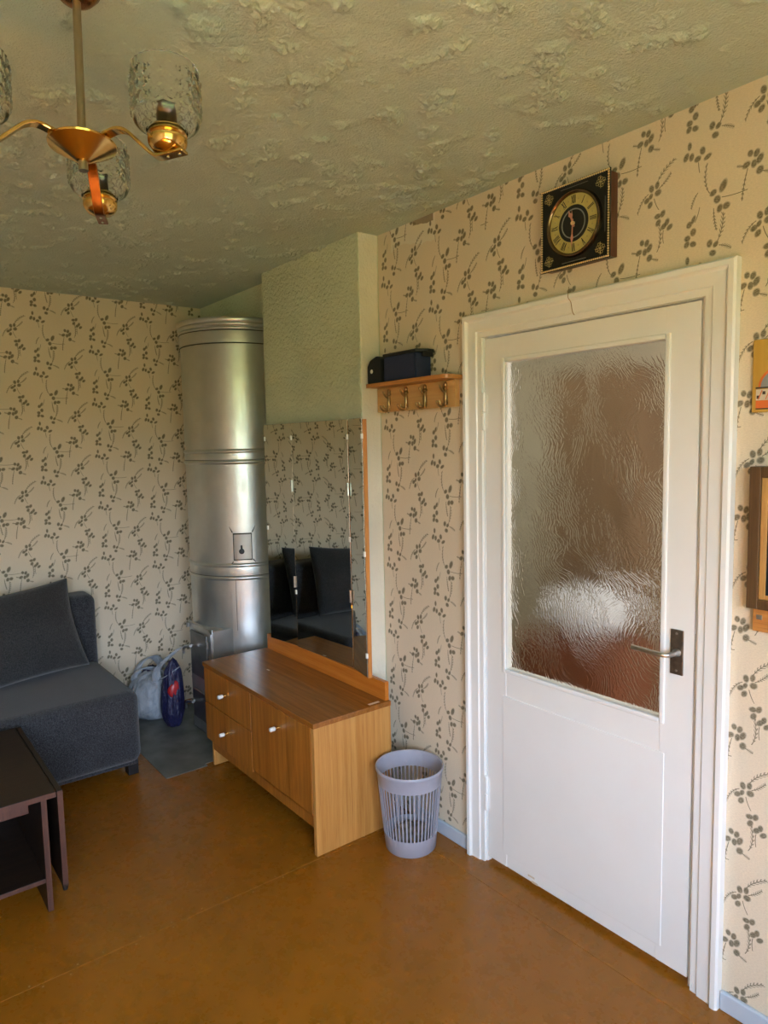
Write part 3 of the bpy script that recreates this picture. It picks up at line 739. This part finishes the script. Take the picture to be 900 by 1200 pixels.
def knob(x, z, par):
    b = BM(); lathe(b, [(0.0065, 0), (0.0055, .004), (0.0055, .018)], (x, DYF, z), 14, axis=Matrix.Rotation(R(90), 3, 'X')); k = obj('knob_stem', b, M_BRASS, par, auto=40)
    b = BM(); lathe(b, [(0.008, .015), (0.0095, .017), (0.0095, .036), (0.008, .039), (0, .040)], (x, DYF, z), 16, axis=Matrix.Rotation(R(90), 3, 'X')); obj('knob', b, M_KNOBW, par, auto=40, label='ivory white knob')
for z0, z1, zk in ((0.3415, 0.5165, 0.434), (0.148, 0.3360, 0.247)):
    b = BM(); box(b, (0.979, DYF, z0), (1.4765, DYF+.018, z1), 0.0015); d = obj('drawer', b, M_WFRONT, dr); knob(1.222, zk, d)
b = BM(); box(b, (1.4820, DYF, 0.160), (1.9855, DYF+.018, 0.5165), 0.0015); d = obj('door', b, M_WFRONT, dr); knob(1.728, 0.437, d)
b = BM(); box(b, (0.985, DYB-.022, DZT), (2.004, DYB-.002, 0.622), 0.0015); obj('back_board', b, M_WORANGE, dr, label='bright orange varnished back board')
b = BM(); box(b, (1.985, DYB-.10, DZT+.0002), (1.999, DYB-.045, DZT+.0006)); M_CHIP = simple('raw_chip', (0.66, 0.48, 0.30), 0.7); obj('chipped_veneer', b, M_CHIP, dr)
b = BM(); box(b, (1.30, DYB-.20, DZT+.0002), (1.325, DYB-.192, DZT+.0005)); obj('chipped_veneer', b, M_CHIP, dr)

# ------------------------------------------------------------------ three-leaf mirror
MZ0, MZ1 = 0.6225, 1.725
mi = thing('triptych_mirror', 'tall three leaf dressing mirror with orange wood edge above the dresser', 'mirror', (1.5, -0.13, MZ0))
def leaf(name, p0, p1, edge_right=False):
    p0 = Vector((*p0, 0)); p1 = Vector((*p1, 0)); d = (p1-p0).normalized(); n = Vector((d.y, -d.x, 0)); w = (p1-p0).length
    M = Matrix(((d.x, n.x, 0, p0.x), (d.y, n.y, 0, p0.y), (0, 0, 1, 0), (0, 0, 0, 1)))
    b = BM(); box(b, (0, -0.018, MZ0), (w, 0, MZ1-.010), 0.001); xform_new(b, 0, M); back = obj('wood_leaf', b, M_WEDGE, mi)
    b = BM(); box(b, (0.003, 0.0005, MZ0+.003), (w-.003, 0.0045, MZ1-.004), 0.0012, 1); xform_new(b, 0, M); obj('mirror_pane', b, M_MIRROR, back)
    return M, w, back
ML, wl, bl = leaf('left', (1.076, -0.160), (1.312, -0.1345))
MC, wc, bc_ = leaf('centre', (1.316, -0.1415), (1.772, -0.1265))
MR, wr_, br = leaf('right', (1.777, -0.1290), (1.921, -0.1595))
for (M, w, par, spots) in ((ML, wl, bl, ((0.012, 1.65), (0.012, 1.20))), (MC, wc, bc_, ((0.004, 1.65), (0.004, 0.90), (wc-.004, 1.645), (wc-.004, 1.20))), (MR, wr_, br, ((wr_-.004, 1.645), (wr_-.004, 1.155), (wr_-.004, 0.72)))):
    for (x, z) in spots:
        b = BM(); box(b, (x-.006, -0.001, z-.011), (x+.006, 0.008, z+.011), 0.002); xform_new(b, 0, M); obj('clip', b, M_KNOBW, par)
for (x, y) in ((1.314, -0.142), (1.7745, -0.132)):
    for z in (1.42, 0.95):
        b = BM(); lathe(b, [(0.0, z-.028), (0.006, z-.027), (0.006, z+.027), (0.0, z+.028)], (x, y-.007, 0), 10); obj('leaf_hinge', b, M_STEEL, mi, auto=40)

# ------------------------------------------------------------------ waste basket
BX, BYc = 2.180, -0.158
bk = thing('waste_basket', 'lilac grey slatted plastic waste basket on the floor by the door', 'basket', (BX, BYc, 0))
bh, rb, rt = 0.335, 0.101, 0.133
rad = lambda z: rb+(rt-rb)*z/bh
b = BM(); lathe(b, [(0.0, 0.004), (rb-.006, 0.004), (rb-.003, 0.008), (rad(.07)-.0025, .07), (rad(.07), .07), (rb, .004), (rb-.004, 0.0), (0.0, 0.0)], (BX, BYc, 0), 48); obj('base', b, M_BIN, bk, auto=40)
b = BM(); lathe(b, [(rad(.275)-.0025, .272), (rad(.275), .272), (rt-.002, .318), (rt+.003, .326), (rt+.004, .335), (rt+.001, .3385), (rt-.004, .336), (rt-.006, .326), (rad(.275)-.0025, .272)], (BX, BYc, 0), 48); obj('rim', b, M_BIN, bk, auto=50)
sl = None
for k in range(46):
    a = 2*PI*k/46; b = BM()
    c, s = math.cos(a), math.sin(a); ring = []
    for z in (.068, .274):
        r1 = rad(z); hw = 0.0027
        for rr_, sg in ((r1-.003, -1), (r1-.003, 1), (r1, 1), (r1, -1)):
            ring.append(b.verts.new((BX+rr_*c-sg*hw*s, BYc+rr_*s+sg*hw*c, z)))
    for q_ in range(4): b.faces.new([ring[q_], ring[(q_+1) % 4], ring[4+(q_+1) % 4], ring[4+q_]])
    b.faces.new(ring[:4]); b.faces.new(ring[4:]); obj('slat', b, M_BIN, bk)
b = blob(BX, BYc, 0.006, 0.070, 0.070, 0.075, 2.2, 0.8, (0, 0), 0.2); obj('litter', b, M_LITTER, bk, smooth=True, kind='stuff')

# ------------------------------------------------------------------ coat rack and what stands on it
rk = thing('coat_rack', 'pine wall coat rack with a shelf and four bronze hooks', 'rack', (2.09, 0, 1.75))
b = BM(); box(b, (1.850, -0.026, 1.746), (2.326, -0.0005, 1.846), 0.002); obj('back_board', b, M_PINE, rk)
def rounded_rect(x0, x1, y0, y1, r, corners=(1, 1, 1, 1), n=6):
    P = []
    for (cx, cy, a, on) in ((x1-r, y1-r, 0, corners[0]), (x0+r, y1-r, 90, corners[1]), (x0+r, y0+r, 180, corners[2]), (x1-r, y0+r, 270, corners[3])):
        if on:
            for k in range(n+1): P.append((cx+r*math.cos(R(a+90*k/n)), cy+r*math.sin(R(a+90*k/n))))
        else:
            P.append((cx+r*math.copysign(1, math.cos(R(a+45))), cy+r*math.copysign(1, math.sin(R(a+45)))))
    return P
b = BM(); prism(b, rounded_rect(1.848, 2.352, -0.098, -0.0005, 0.03, (0, 0, 1, 1)), 1.8465, 1.8615); obj('shelf', b, M_SHELF, rk, label='orange tinted shelf with rounded front corners')
def hook(x, par):
    b = BM(); y = -0.026
    lathe(b, [(0.0045, -.045), (0.0075, -.035), (0.0085, -.01), (0.007, .01), (0.0055, .018), (0.0105, .021), (0.0105, .026), (0.0065, .031), (0.0085, .036), (0.006, .043), (0.002, .047), (0, .048)], (x, y-.006, 1.793), 14)
    tube(b, smooth_path([(x, y-.006, 1.755), (x-.002, y-.018, 1.747), (x-.004, y-.036, 1.750), (x-.004, y-.046, 1.762), (x-.004, y-.047, 1.770)], 4), [0.0045]*16+[0.0055], 8)
    tube(b, smooth_path([(x, y-.008, 1.80), (x+.001, y-.022, 1.806), (x+.001, y-.034, 1.818), (x+.001, y-.036, 1.828)], 4), [0.004]*12+[0.005], 8)
    for sx_ in (-1, 1): tube(b, smooth_path([(x, y-.006, 1.762), (x+sx_*.012, y-.010, 1.757), (x+sx_*.020, y-.016, 1.763), (x+sx_*.021, y-.018, 1.772)], 3), 0.0035, 6)
    obj('coat_hook', b, M_BRONZE, par, auto=50)
for x in (1.936, 2.048, 2.164, 2.282): hook(x, rk)
kb = thing('black_box', 'small black card box with a white disc at left on the rack shelf', 'box', (1.905, -0.05, 1.8618))
b = BM()
prism(b, [(1.862, 1.8618), (1.958, 1.8618), (1.958, 1.958), (1.925, 1.972), (1.880, 1.958), (1.862, 1.935)], 0.0, 1.0, Matrix(((1, 0, 0, 0), (0, 0, 0.078, -0.086), (0, 1, 0, 0), (0, 0, 0, 1))))
bmesh.ops.bevel(b, geom=b.edges[:], offset=0.003, segments=2, affect='EDGES'); obj('box_body', b, M_BLACKBOX, kb)
b = BM(); lathe(b, [(0.0085, 0), (0.0085, .001), (0, .0015)], (1.893, -0.086, 1.912), 16, axis=Matrix.Rotation(R(90), 3, 'X')); obj('white_disc', b, M_KNOBW, kb)
bb = thing('storage_box', 'navy blue fabric box with a black rim on the rack shelf', 'box', (2.07, -0.05, 1.8618))
b = BM(); bx = [(1.968, -0.083), (2.168, -0.083), (2.176, -0.006), (1.968, -0.006)]
prism(b, bx, 1.8618, 1.962); bmesh.ops.bevel(b, geom=b.edges[:], offset=0.005, segments=2, affect='EDGES'); obj('box_body', b, M_BLUEBOX, bb)
b = BM(); prism(b, [(1.966, -0.085), (2.172, -0.085), (2.196, -0.040), (2.192, -0.004), (1.966, -0.004)], 1.9615, 1.974); box(b, (2.178, -0.06, 1.945), (2.192, -0.01, 1.966), 0.003); bmesh.ops.bevel(b, geom=b.edges[:], offset=0.002, segments=1, affect='EDGES'); obj('rim', b, M_BLACKBOX, bb)

# ------------------------------------------------------------------ wall clock
KX0, KX1, KZ0, KZ1, KD = 2.748, 3.000, 2.139, 2.391, 0.045
kc = Vector(((KX0+KX1)/2, -KD, (KZ0+KZ1)/2))
ck = thing('wall_clock', 'square black wall clock with gold beading and yellow Roman dial', 'clock', (kc.x, 0, kc.z))
b = BM(); box(b, (KX0+.006, -KD+.004, KZ0+.006), (KX1-.004, -0.0005, KZ1-.006), 0.002); obj('case', b, M_CLOCKBROWN, ck)
b = BM(); box(b, (KX0, -KD, KZ0), (KX1, -KD+.006, KZ1), 0.0015); obj('front_plate', b, M_BLACKGLOSS, ck)
def Kp(x, z, y=0.0): return Vector((kc.x+x, -KD+y, kc.z+z))
hs = 0.126
b = BM()
for k in range(35):
    t = -0.122+0.244*k/34
    for (x, z) in ((t, -0.1215), (0.1215, t), (t, 0.1215), (-0.1215, t)):
        bmesh.ops.create_icosphere(b, subdivisions=1, radius=0.0033, matrix=Matrix.Translation(Kp(x, z, -0.001)))
obj('bead_border', b, M_GOLD, ck, smooth=True, kind='stuff', label='gold beaded border')
RX = Matrix.Rotation(R(90), 3, 'X')
b = BM(); lathe(b, [(0.096, 0), (0.098, .006), (0.094, .011), (0.090, .010), (0.0865, .003), (0.0865, 0.0005), (0.096, 0)], Kp(0, 0), 64, axis=RX); obj('bezel', b, simple('bronzed_bezel', (0.20, 0.13, 0.07), 0.16, 0.9), ck, auto=60)
b = BM(); lathe(b, [(0.0865, .0006), (0.0865, .0022), (0.054, .0022), (0.054, .0006), (0.0865, .0006)], Kp(0, 0), 64, axis=RX); obj('dial_ring', b, M_FACE, ck)
b = BM(); lathe(b, [(0.054, .0007), (0.054, .0026), (0.0, .0026)], Kp(0, 0), 48, axis=RX); obj('dial_centre', b, M_BLACK, ck)
b = BM(); lathe(b, [(0.0435, .0026), (0.0435, .0036), (0.0400, .0036), (0.0400, .0026), (0.0435, .0026)], Kp(0, 0), 48, axis=RX); obj('inner_ring', b, M_GREYRING, ck)
ROM = ['XII', 'I', 'II', 'III', 'IV', 'V', 'VI', 'VII', 'VIII', 'IX', 'X', 'XI']
def bar2(b, p, q, w, M):
    p = Vector((*p, 0)); q = Vector((*q, 0)); d = (q-p).normalized(); n = Vector((-d.y, d.x, 0))*w/2
    vs = [b.verts.new(M @ v) for v in (p-n, p+n, q+n, q-n)]; vt = [b.verts.new(M @ (v+Vector((0, 0, 0.0006)))) for v in (p-n, p+n, q+n, q-n)]
    b.faces.new(vt)
    for i in range(4): b.faces.new([vs[i], vs[(i+1) % 4], vt[(i+1) % 4], vt[i]])
for hnum, s in enumerate(ROM):
    a = R(90-30*hnum); b = BM()
    # local: x to the right, y outward
    out = Vector((math.cos(a), 0, math.sin(a))); rt_ = Vector((math.sin(a), 0, -math.cos(a))); o = Kp(out.x*0.0705, out.z*0.0705, -0.0023); ny_ = Vector((0, -1, 0))
    M = Matrix(((rt_.x, out.x, ny_.x, o.x), (rt_.y, out.y, ny_.y, o.y), (rt_.z, out.z, ny_.z, o.z), (0, 0, 0, 1)))
    wd = {'I': 0.0042, 'V': 0.0085, 'X': 0.0085}; x = -sum(wd[c] for c in s)/2; hh = 0.0118
    for c in s:
        w = wd[c]; m = x+w/2
        if c == 'I': bar2(b, (m, -hh), (m, hh), 0.0022, M)
        elif c == 'V': bar2(b, (m-.003, hh), (m, -hh), 0.0022, M); bar2(b, (m+.003, hh), (m, -hh), 0.0012, M)
        else: bar2(b, (m-.003, hh), (m+.003, -hh), 0.0022, M); bar2(b, (m+.003, hh), (m-.003, -hh), 0.0012, M)
        x += w
    obj('numeral', b, M_BLACK, ck)
b = BM()
for k in range(12):
    a = R(75-30*k); lathe(b, [(0.0028, 0.0022), (0.0028, 0.0028), (0, 0.003)], Kp(0.070*math.cos(a), 0.070*math.sin(a)), 6, axis=RX)
obj('dial_dot', b, M_GOLDPAINT, ck, kind='stuff')
def hand(name, ang, L, w, y):
    a = R(ang); out = Vector((math.cos(a), 0, math.sin(a))); rt_ = Vector((math.sin(a), 0, -math.cos(a))); o = Kp(0, 0, y); ny_ = Vector((0, -1, 0))
    M = Matrix(((rt_.x, out.x, ny_.x, o.x), (rt_.y, out.y, ny_.y, o.y), (rt_.z, out.z, ny_.z, o.z), (0, 0, 0, 1)))
    b = BM(); prism(b, [(-w, -.012), (w, -.012), (w*.7, L*.45), (w*2.2, L*.62), (w*.8, L*.78), (0, L), (-w*.8, L*.78), (-w*2.2, L*.62), (-w*.7, L*.45)], 0, 0.0008, M); return obj(name, b, M_PINK, ck)
hand('minute_hand', 267, 0.070, 0.0024, -0.0065); hand('hour_hand', 112, 0.045, 0.0030, -0.0050)
hand('second_hand', 93, 0.038, 0.0012, -0.0078)
b = BM(); lathe(b, [(0.006, .0026), (0.006, .009), (0, .010)], Kp(0, 0), 16, axis=RX); obj('hub', b, M_GOLD, ck, auto=40)
for sx_ in (-1, 1):
    for sz_ in (-1, 1):
        b = BM(); c = Kp(sx_*0.094, sz_*0.094, -0.0006)
        for k in range(8):
            a = 2*PI*k/8+PI/8; rr_ = 0.0125 if k % 2 else 0.0165
            ctr = c+Vector((math.cos(a)*rr_*.75, 0, math.sin(a)*rr_*.75))
            pts = [ctr+Vector((math.cos(a+q_*2*PI/10)*0.0040, 0, math.sin(a+q_*2*PI/10)*0.0040)) for q_ in range(11)]
            tube(b, pts, 0.0006, 4, caps=False)
        bmesh.ops.create_icosphere(b, subdivisions=1, radius=0.0035, matrix=Matrix.Translation(c))
        for sgn in ((1, 0), (0, 1), (-1, 0), (0, -1)):
            p = c+Vector((sgn[0]*.018, 0, sgn[1]*.018)); tube(b, [c, p], 0.0007, 4)
        obj('corner_ornament', b, M_GOLDPAINT, ck, label='gilt filigree corner')
b = BM()
for k in range(26): box(b, Kp(-.042+k*.0034, -.1105, -.0006)-Vector((.0010, .0001, .0013)), Kp(-.042+k*.0034, -.1105, -.0006)+Vector((.0010, .0002, .0013)))
M_LINE = simple('faint_print', (0.20, 0.20, 0.17), 0.4); obj('fine_lettering', b, M_LINE, ck, kind='stuff')
b = BM(); box(b, Kp(-.05, .1085, -.0006), Kp(.05, .1095, -.0003)); obj('gilt_line', b, M_LINE, ck)
b = BM(); box(b, Kp(.1095, -.05, -.0006), Kp(.1103, .05, -.0003)); obj('gilt_line', b, M_LINE, ck)

# ------------------------------------------------------------------ pictures at the right edge
pl = thing('wooden_plaque', 'mustard yellow wooden plaque with an orange painted hut, top right edge', 'plaque', (3.47, 0, 1.76))
b = BM(); box(b, (3.398, -0.010, 1.670), (3.545, -0.0005, 1.852), 0.003); obj('board', b, M_MUSTARD, pl)
PL = Matrix(((1, 0, 0, 0), (0, 0, -1, -0.010), (0, 1, 0, 0), (0, 0, 0, 1)))
b = BM(); prism(b, [(3.414+.062*(1-math.cos(PI*k/14)), 1.732+.055*math.sin(PI*k/14)) for k in range(15)], 0, .0012, PL); obj('arched_roof', b, M_ORANGE, pl)
b = BM(); prism(b, [(3.420+.056*(1-math.cos(PI*k/14)), 1.733+.046*math.sin(PI*k/14)) for k in range(15)], .0012, .002, PL); obj('grey_arch', b, M_PRINTG, pl)
b = BM(); box(b, (3.408, -0.0118, 1.729), (3.540, -0.010, 1.733)); obj('black_line', b, M_PRINTB, pl)
b = BM(); box(b, (3.409, -0.0112, 1.700), (3.540, -0.010, 1.727)); band = obj('patterned_band', b, M_PRINTW, pl)
b = BM()
for k in range(9): box(b, (3.411+k*.014, -0.0118, 1.704+(k % 2)*.010), (3.418+k*.014, -0.0112, 1.712+(k % 2)*.010)); 
obj('band_mark', b, M_PRINTB, band, kind='stuff')
b = BM()
for k in range(7): tube(b, [(3.415+k*.018, -0.0115, 1.702), (3.424+k*.018, -0.0115, 1.725)], 0.0012, 4)
obj('band_stripe', b, M_ORANGE, band, kind='stuff')
b = BM(); box(b, (3.409, -0.0112, 1.680), (3.540, -0.010, 1.699)); obj('orange_base', b, M_ORANGE, pl)
b = BM(); box(b, (3.409, -0.0114, 1.6775), (3.540, -0.010, 1.6800)); obj('base_line', b, M_PRINTB, pl)

pf = thing('framed_picture', 'brown wooden box frame around a dark glazed picture, right edge', 'picture', (3.55, 0, 1.35))
fx0, fx1, fz0, fz1, fdp = 3.413, 3.72, 1.170, 1.534, 0.042
for lo, hi in (((fx0, fz0), (fx0+.028, fz1)), ((fx1-.028, fz0), (fx1, fz1)), ((fx0+.028, fz1-.028), (fx1-.028, fz1)), ((fx0+.028, fz0), (fx1-.028, fz0+.026))):
    b = BM(); box(b, (lo[0], -fdp, lo[1]), (hi[0], -0.0005, hi[1]), 0.002); obj('frame_rail', b, M_FRAME, pf)
for lo, hi in (((fx0+.028, fz0+.026), (fx0+.044, fz1-.028)), ((fx1-.044, fz0+.026), (fx1-.028, fz1-.028)), ((fx0+.044, fz1-.042), (fx1-.044, fz1-.028)), ((fx0+.044, fz0+.026), (fx1-.044, fz0+.038))):
    b = BM(); box(b, (lo[0], -fdp+.006, lo[1]), (hi[0], -0.004, hi[1]), 0.0015); obj('inner_slip', b, M_INNER, pf)
b = BM(); box(b, (fx0+.043, -0.033, fz0+.037), (fx1-.043, -0.026, fz1-.041)); obj('dark_picture', b, M_DARKPANE, pf)
ps = thing('key_board', 'small orange wooden board with a steel stud below the framed picture', 'board', (3.55, 0, 1.14))
b = BM(); box(b, (3.421, -0.020, 1.108), (3.70, -0.0005, 1.1685), 0.002); obj('board', b, M_SHELF, ps)
b = BM(); box(b, (3.431, -0.0225, 1.140), (3.446, -0.020, 1.152), 0.002); obj('steel_stud', b, M_STEEL, ps)

# ------------------------------------------------------------------ sofa, cushion
SYR, SYL = -0.792, -2.72
sf = thing('sofa', 'armless charcoal blue upholstered sofa against the left wall', 'sofa', (0.47, -1.75, 0))
def soft_box(lo, hi, bev, seg=5, crown=0.0, axis='z', sub=10):
    b = BM(); box(b, lo, hi, bev, seg); return b
b = soft_box((0.21, SYL, 0.082), (0.900, SYR, 0.442), 0.050); obj('seat_cushion', b, M_SOFA, sf, smooth=True)
b = soft_box((0.06, SYL+.02, 0.070), (0.872, SYR-.02, 0.10), 0.006); obj('base', b, M_SOFA, sf, auto=50)
b = soft_box((0.045, SYL, 0.33), (0.235, SYR, 0.815), 0.045); obj('backrest', b, M_SOFA, sf, smooth=True)
for (x, y) in ((0.80, SYR-.03), (0.12, SYR-.03), (0.80, SYL+.03), (0.12, SYL+.03)):
    b = BM(); box(b, (x-.03, y-.025, 0.0), (x+.03, y+.025, 0.09), 0.003); obj('leg', b, M_BLACK, sf)
def cushion(cx, cy, cz, w, h, t, tilt, yawd, roll=0):
    b = BM(); n = 40; top = {}; bot = {}
    for i in range(n+1):
        for j in range(n+1):
            u = -1+2*i/n; v = -1+2*j/n
            f = max(0.0, (1-abs(u)**2.6)*(1-abs(v)**2.6))**0.5
            pu = u*(1-0.07*(1-abs(v)**2)*abs(u)); pv = v*(1-0.07*(1-abs(u)**2)*abs(v))
            d = t/2*f*(1+0.12*noise.noise(Vector((u*2, v*2, 4.0))))+0.004
            x, z = pu*w/2, pv*h/2
            top[i, j] = b.verts.new((x, d, z)); bot[i, j] = b.verts.new((x, -d, z)) if 0 < i < n and 0 < j < n else top[i, j]
    for i in range(n):
        for j in range(n):
            b.faces.new([top[i, j], top[i+1, j], top[i+1, j+1], top[i, j+1]])
            q = [bot[i, j], bot[i, j+1], bot[i+1, j+1], bot[i+1, j]]
            try: b.faces.new(q)
            except ValueError: pass
    M = Matrix.Translation((cx, cy, cz)) @ Matrix.Rotation(R(yawd), 4, 'Z') @ Matrix.Rotation(R(tilt), 4, 'X') @ Matrix.Rotation(R(roll), 4, 'Y')
    xform_new(b, 0, M); return b
tag(obj('cushion', cushion(0.385, -1.235, 0.682, 0.62, 0.475, 0.16, 20, -90, 6), M_PILLOW, smooth=True), 'large charcoal grey cushion leaning on the sofa back', 'cushion')

# ------------------------------------------------------------------ low dark table with a drop leaf
tb = thing('coffee_table', 'low dark brown drop leaf coffee table with worn reddish edges', 'table', (1.35, -1.70, 0))
tz = 0.432; tx0, tx1, ty0, ty1 = 0.975, 1.695, -2.02, -1.352
b = BM(); box(b, (tx0, ty0, tz-.020), (tx1, ty1, tz), 0.0015); obj('top', b, M_DARK, tb)
b = BM(); box(b, (tx1, ty0, tz-.019), (tx1+.0012, ty1-.001, tz-.001)); obj('top_edge', b, M_DARKEDGE, tb, label='worn reddish front edge')
b = BM(); box(b, (tx0, ty1+.003, 0.075), (tx1-.002, ty1+.021, tz-.001), 0.0015); lf = obj('drop_leaf', b, M_DARK, tb)
b = BM(); box(b, (tx1-.002, ty1+.003, 0.085), (tx1-.0008, ty1+.021, tz-.004)); obj('leaf_edge', b, M_DARKEDGE, lf)
b = BM(); lathe(b, [(0, .056), (.008, .060), (.010, .075), (.008, .085)], (tx1-.014, ty1+.012, 0), 10); obj('leaf_foot', b, M_BLACK, lf, auto=40)
for y in (ty1-.030, ty0+.02):
    b = BM(); box(b, (tx0+.03, y-.018, 0.0), (tx1-.012, y, tz-.020), 0.001); sp_ = obj('side_panel', b, M_DARK, tb)
    b = BM(); box(b, (tx1-.012, y-.018, 0.002), (tx1-.0108, y, tz-.021)); obj('panel_edge', b, M_DARKEDGE, sp_)
b = BM(); box(b, (tx0+.05, ty0+.02, 0.105), (tx1-.020, ty1-.048, 0.121), 0.001); sh = obj('shelf', b, M_DARK, tb)
b = BM(); box(b, (tx1-.020, ty0+.02, 0.106), (tx1-.0188, ty1-.048, 0.120)); obj('shelf_edge', b, M_DARKEDGE, sh)
b = BM(); box(b, (tx1-.045, ty0+.02, tz-.062), (tx1-.028, ty1-.085, tz-.020), 0.001); obj('apron', b, M_DARKEDGE, tb)
b = BM(); box(b, (tx0+.05, ty0+.02, 0.121), (tx0+.062, ty1-.048, tz-.020)); obj('back_panel', b, M_BLACK, tb)

# ------------------------------------------------------------------ chandelier
cl = bpy.data.objects.new('chandelier', None); link(cl); cl.empty_display_size = .05
cl.location = (2.817, -1.447, 2.470); cl.rotation_euler = (R(-2.54), R(-5.49), 0)
OFF[cl.name] = Vector((0, 0, 0))
tag(cl, 'three arm brass chandelier with pressed glass shades hanging from the ceiling', 'chandelier')
def cp(name, b, m, par=cl, **kw): return obj(name, b, m, par, local=True, **kw)
b = BM(); lathe(b, [(0.0, .012), (0.045, .012), (0.046, .0), (0.042, -.02), (0.030, -.034), (0.018, -.040), (0.0, -.040)], (0, 0, 0), 32); cp('canopy', b, M_COPPER, auto=50)
b = BM(); lathe(b, [(0.0075, -.036), (0.0075, -.300)], (0, 0, 0), 16); cp('rod', b, M_ROD, auto=40)
b = BM(); lathe(b, [(0.0, -.296), (0.012, -.297), (0.058, -.302), (0.060, -.304), (0.059, -.307), (0.038, -.320), (0.014, -.334), (0.010, -.336), (0.0, -.336)], (0, 0, 0), 40); cp('hub', b, M_BRASS, auto=35)
b = BM(); lathe(b, [(0.0085, -.334), (0.0085, -.352), (0.006, -.352), (0, -.352)], (0, 0, 0), 16); cp('finial', b, M_ROD, auto=40)
def shade(cx, cy, z0):
    """pressed glass tumbler with rows of pointed-oval lenses in relief."""
    b = BM(); nA, nZ = 112, 56; Ro, Hs, th = 0.0575, 0.108, 0.0028
    def prof(t):      # radius factor along the height: rounded foot, straight wall
        if t < 0.20: return 0.62+0.38*math.sin(t/0.20*PI/2)
        return 1.0
    outer = []
    for j in range(nZ+1):
        t = j/nZ; ring = []
        for i in range(nA):
            a = 2*PI*i/nA
            rel = 0.0
            if 0.22 < t < 0.86:
                vv = (t-0.22)/0.64*3.0; uu = i/nA*14.0
                fu = uu-math.floor(uu)-0.5; fv = vv-math.floor(vv)-0.5
                lens = abs(fu)/0.46+(abs(fv)/0.52)**2
                rel = 0.0050*max(0.0, 1-abs(lens-0.90)*3.6)+0.0060*max(0.0, 0.5-lens)
            elif t >= 0.86: rel = 0.0007*math.cos(i/nA*2*PI*28)
            r = Ro*prof(t)+rel
            ring.append(b.verts.new((cx+r*math.cos(a), cy+r*math.sin(a), z0+Hs*t)))
        outer.append(ring)
    inner = []
    for j in range(13):
        t = j/12; r = Ro*prof(t)-th
        inner.append([b.verts.new((cx+r*math.cos(2*PI*i/nA), cy+r*math.sin(2*PI*i/nA), z0+Hs*t+(th if j == 0 else 0))) for i in range(nA)])
    for rings in (outer, inner):
        for j in range(len(rings)-1):
            for i in range(nA): b.faces.new([rings[j][i], rings[j][(i+1) % nA], rings[j+1][(i+1) % nA], rings[j+1][i]])
    for i in range(nA):
        k = (i+1) % nA
        b.faces.new([outer[-1][i], outer[-1][k], inner[-1][k], inner[-1][i]]); b.faces.new([outer[0][i], outer[0][k], inner[0][k], inner[0][i]])
    return b
for k in range(3):
    a = 0.616+k*2*PI/3; c, s = math.cos(a), math.sin(a); side = (-s, c, 0)
    rp_ = [(0.030, -.303), (0.055, -.296), (0.078, -.293), (0.100, -.302), (0.130, -.332), (0.150, -.352), (0.164, -.358), (0.190, -.358), (0.214, -.358)]
    b = BM(); strip(b, smooth_path([(r*c, r*s, z) for r, z in rp_], 5), 0.020, 0.0060, side); bmesh.ops.bevel(b, geom=[e_ for e_ in b.edges], offset=0.0012, segments=1, affect='EDGES')
    arm = cp('arm', b, M_BRASS if k != 1 else M_COPPER, auto=40)
    r0 = 0.180; x, y = r0*c, r0*s
    b = BM(); lathe(b, [(0.010, -.356), (0.026, -.350), (0.033, -.340), (0.034, -.332), (0.030, -.328), (0.034, -.325), (0.033, -.318), (0.026, -.310), (0.022, -.309), (0.0, -.309)], (x, y, 0), 32); cp('shade_cup', b, M_BRASS, arm, auto=40)
    b = BM(); lathe(b, [(0.017, -.309), (0.017, -.272), (0.012, -.268), (0.0, -.268)], (x, y, 0), 20); cp('lamp_socket', b, M_BLACK, arm, auto=40)
    cp('glass_shade', shade(x, y, -.318), M_GLASS, arm, auto=60)
    for rr_ in (0.180, 0.203):
        b = BM(); lathe(b, [(0.003, -.361), (0.0025, -.3625), (0, -.363)], (rr_*c, rr_*s, 0), 8); cp('rivet', b, M_ROD, arm)
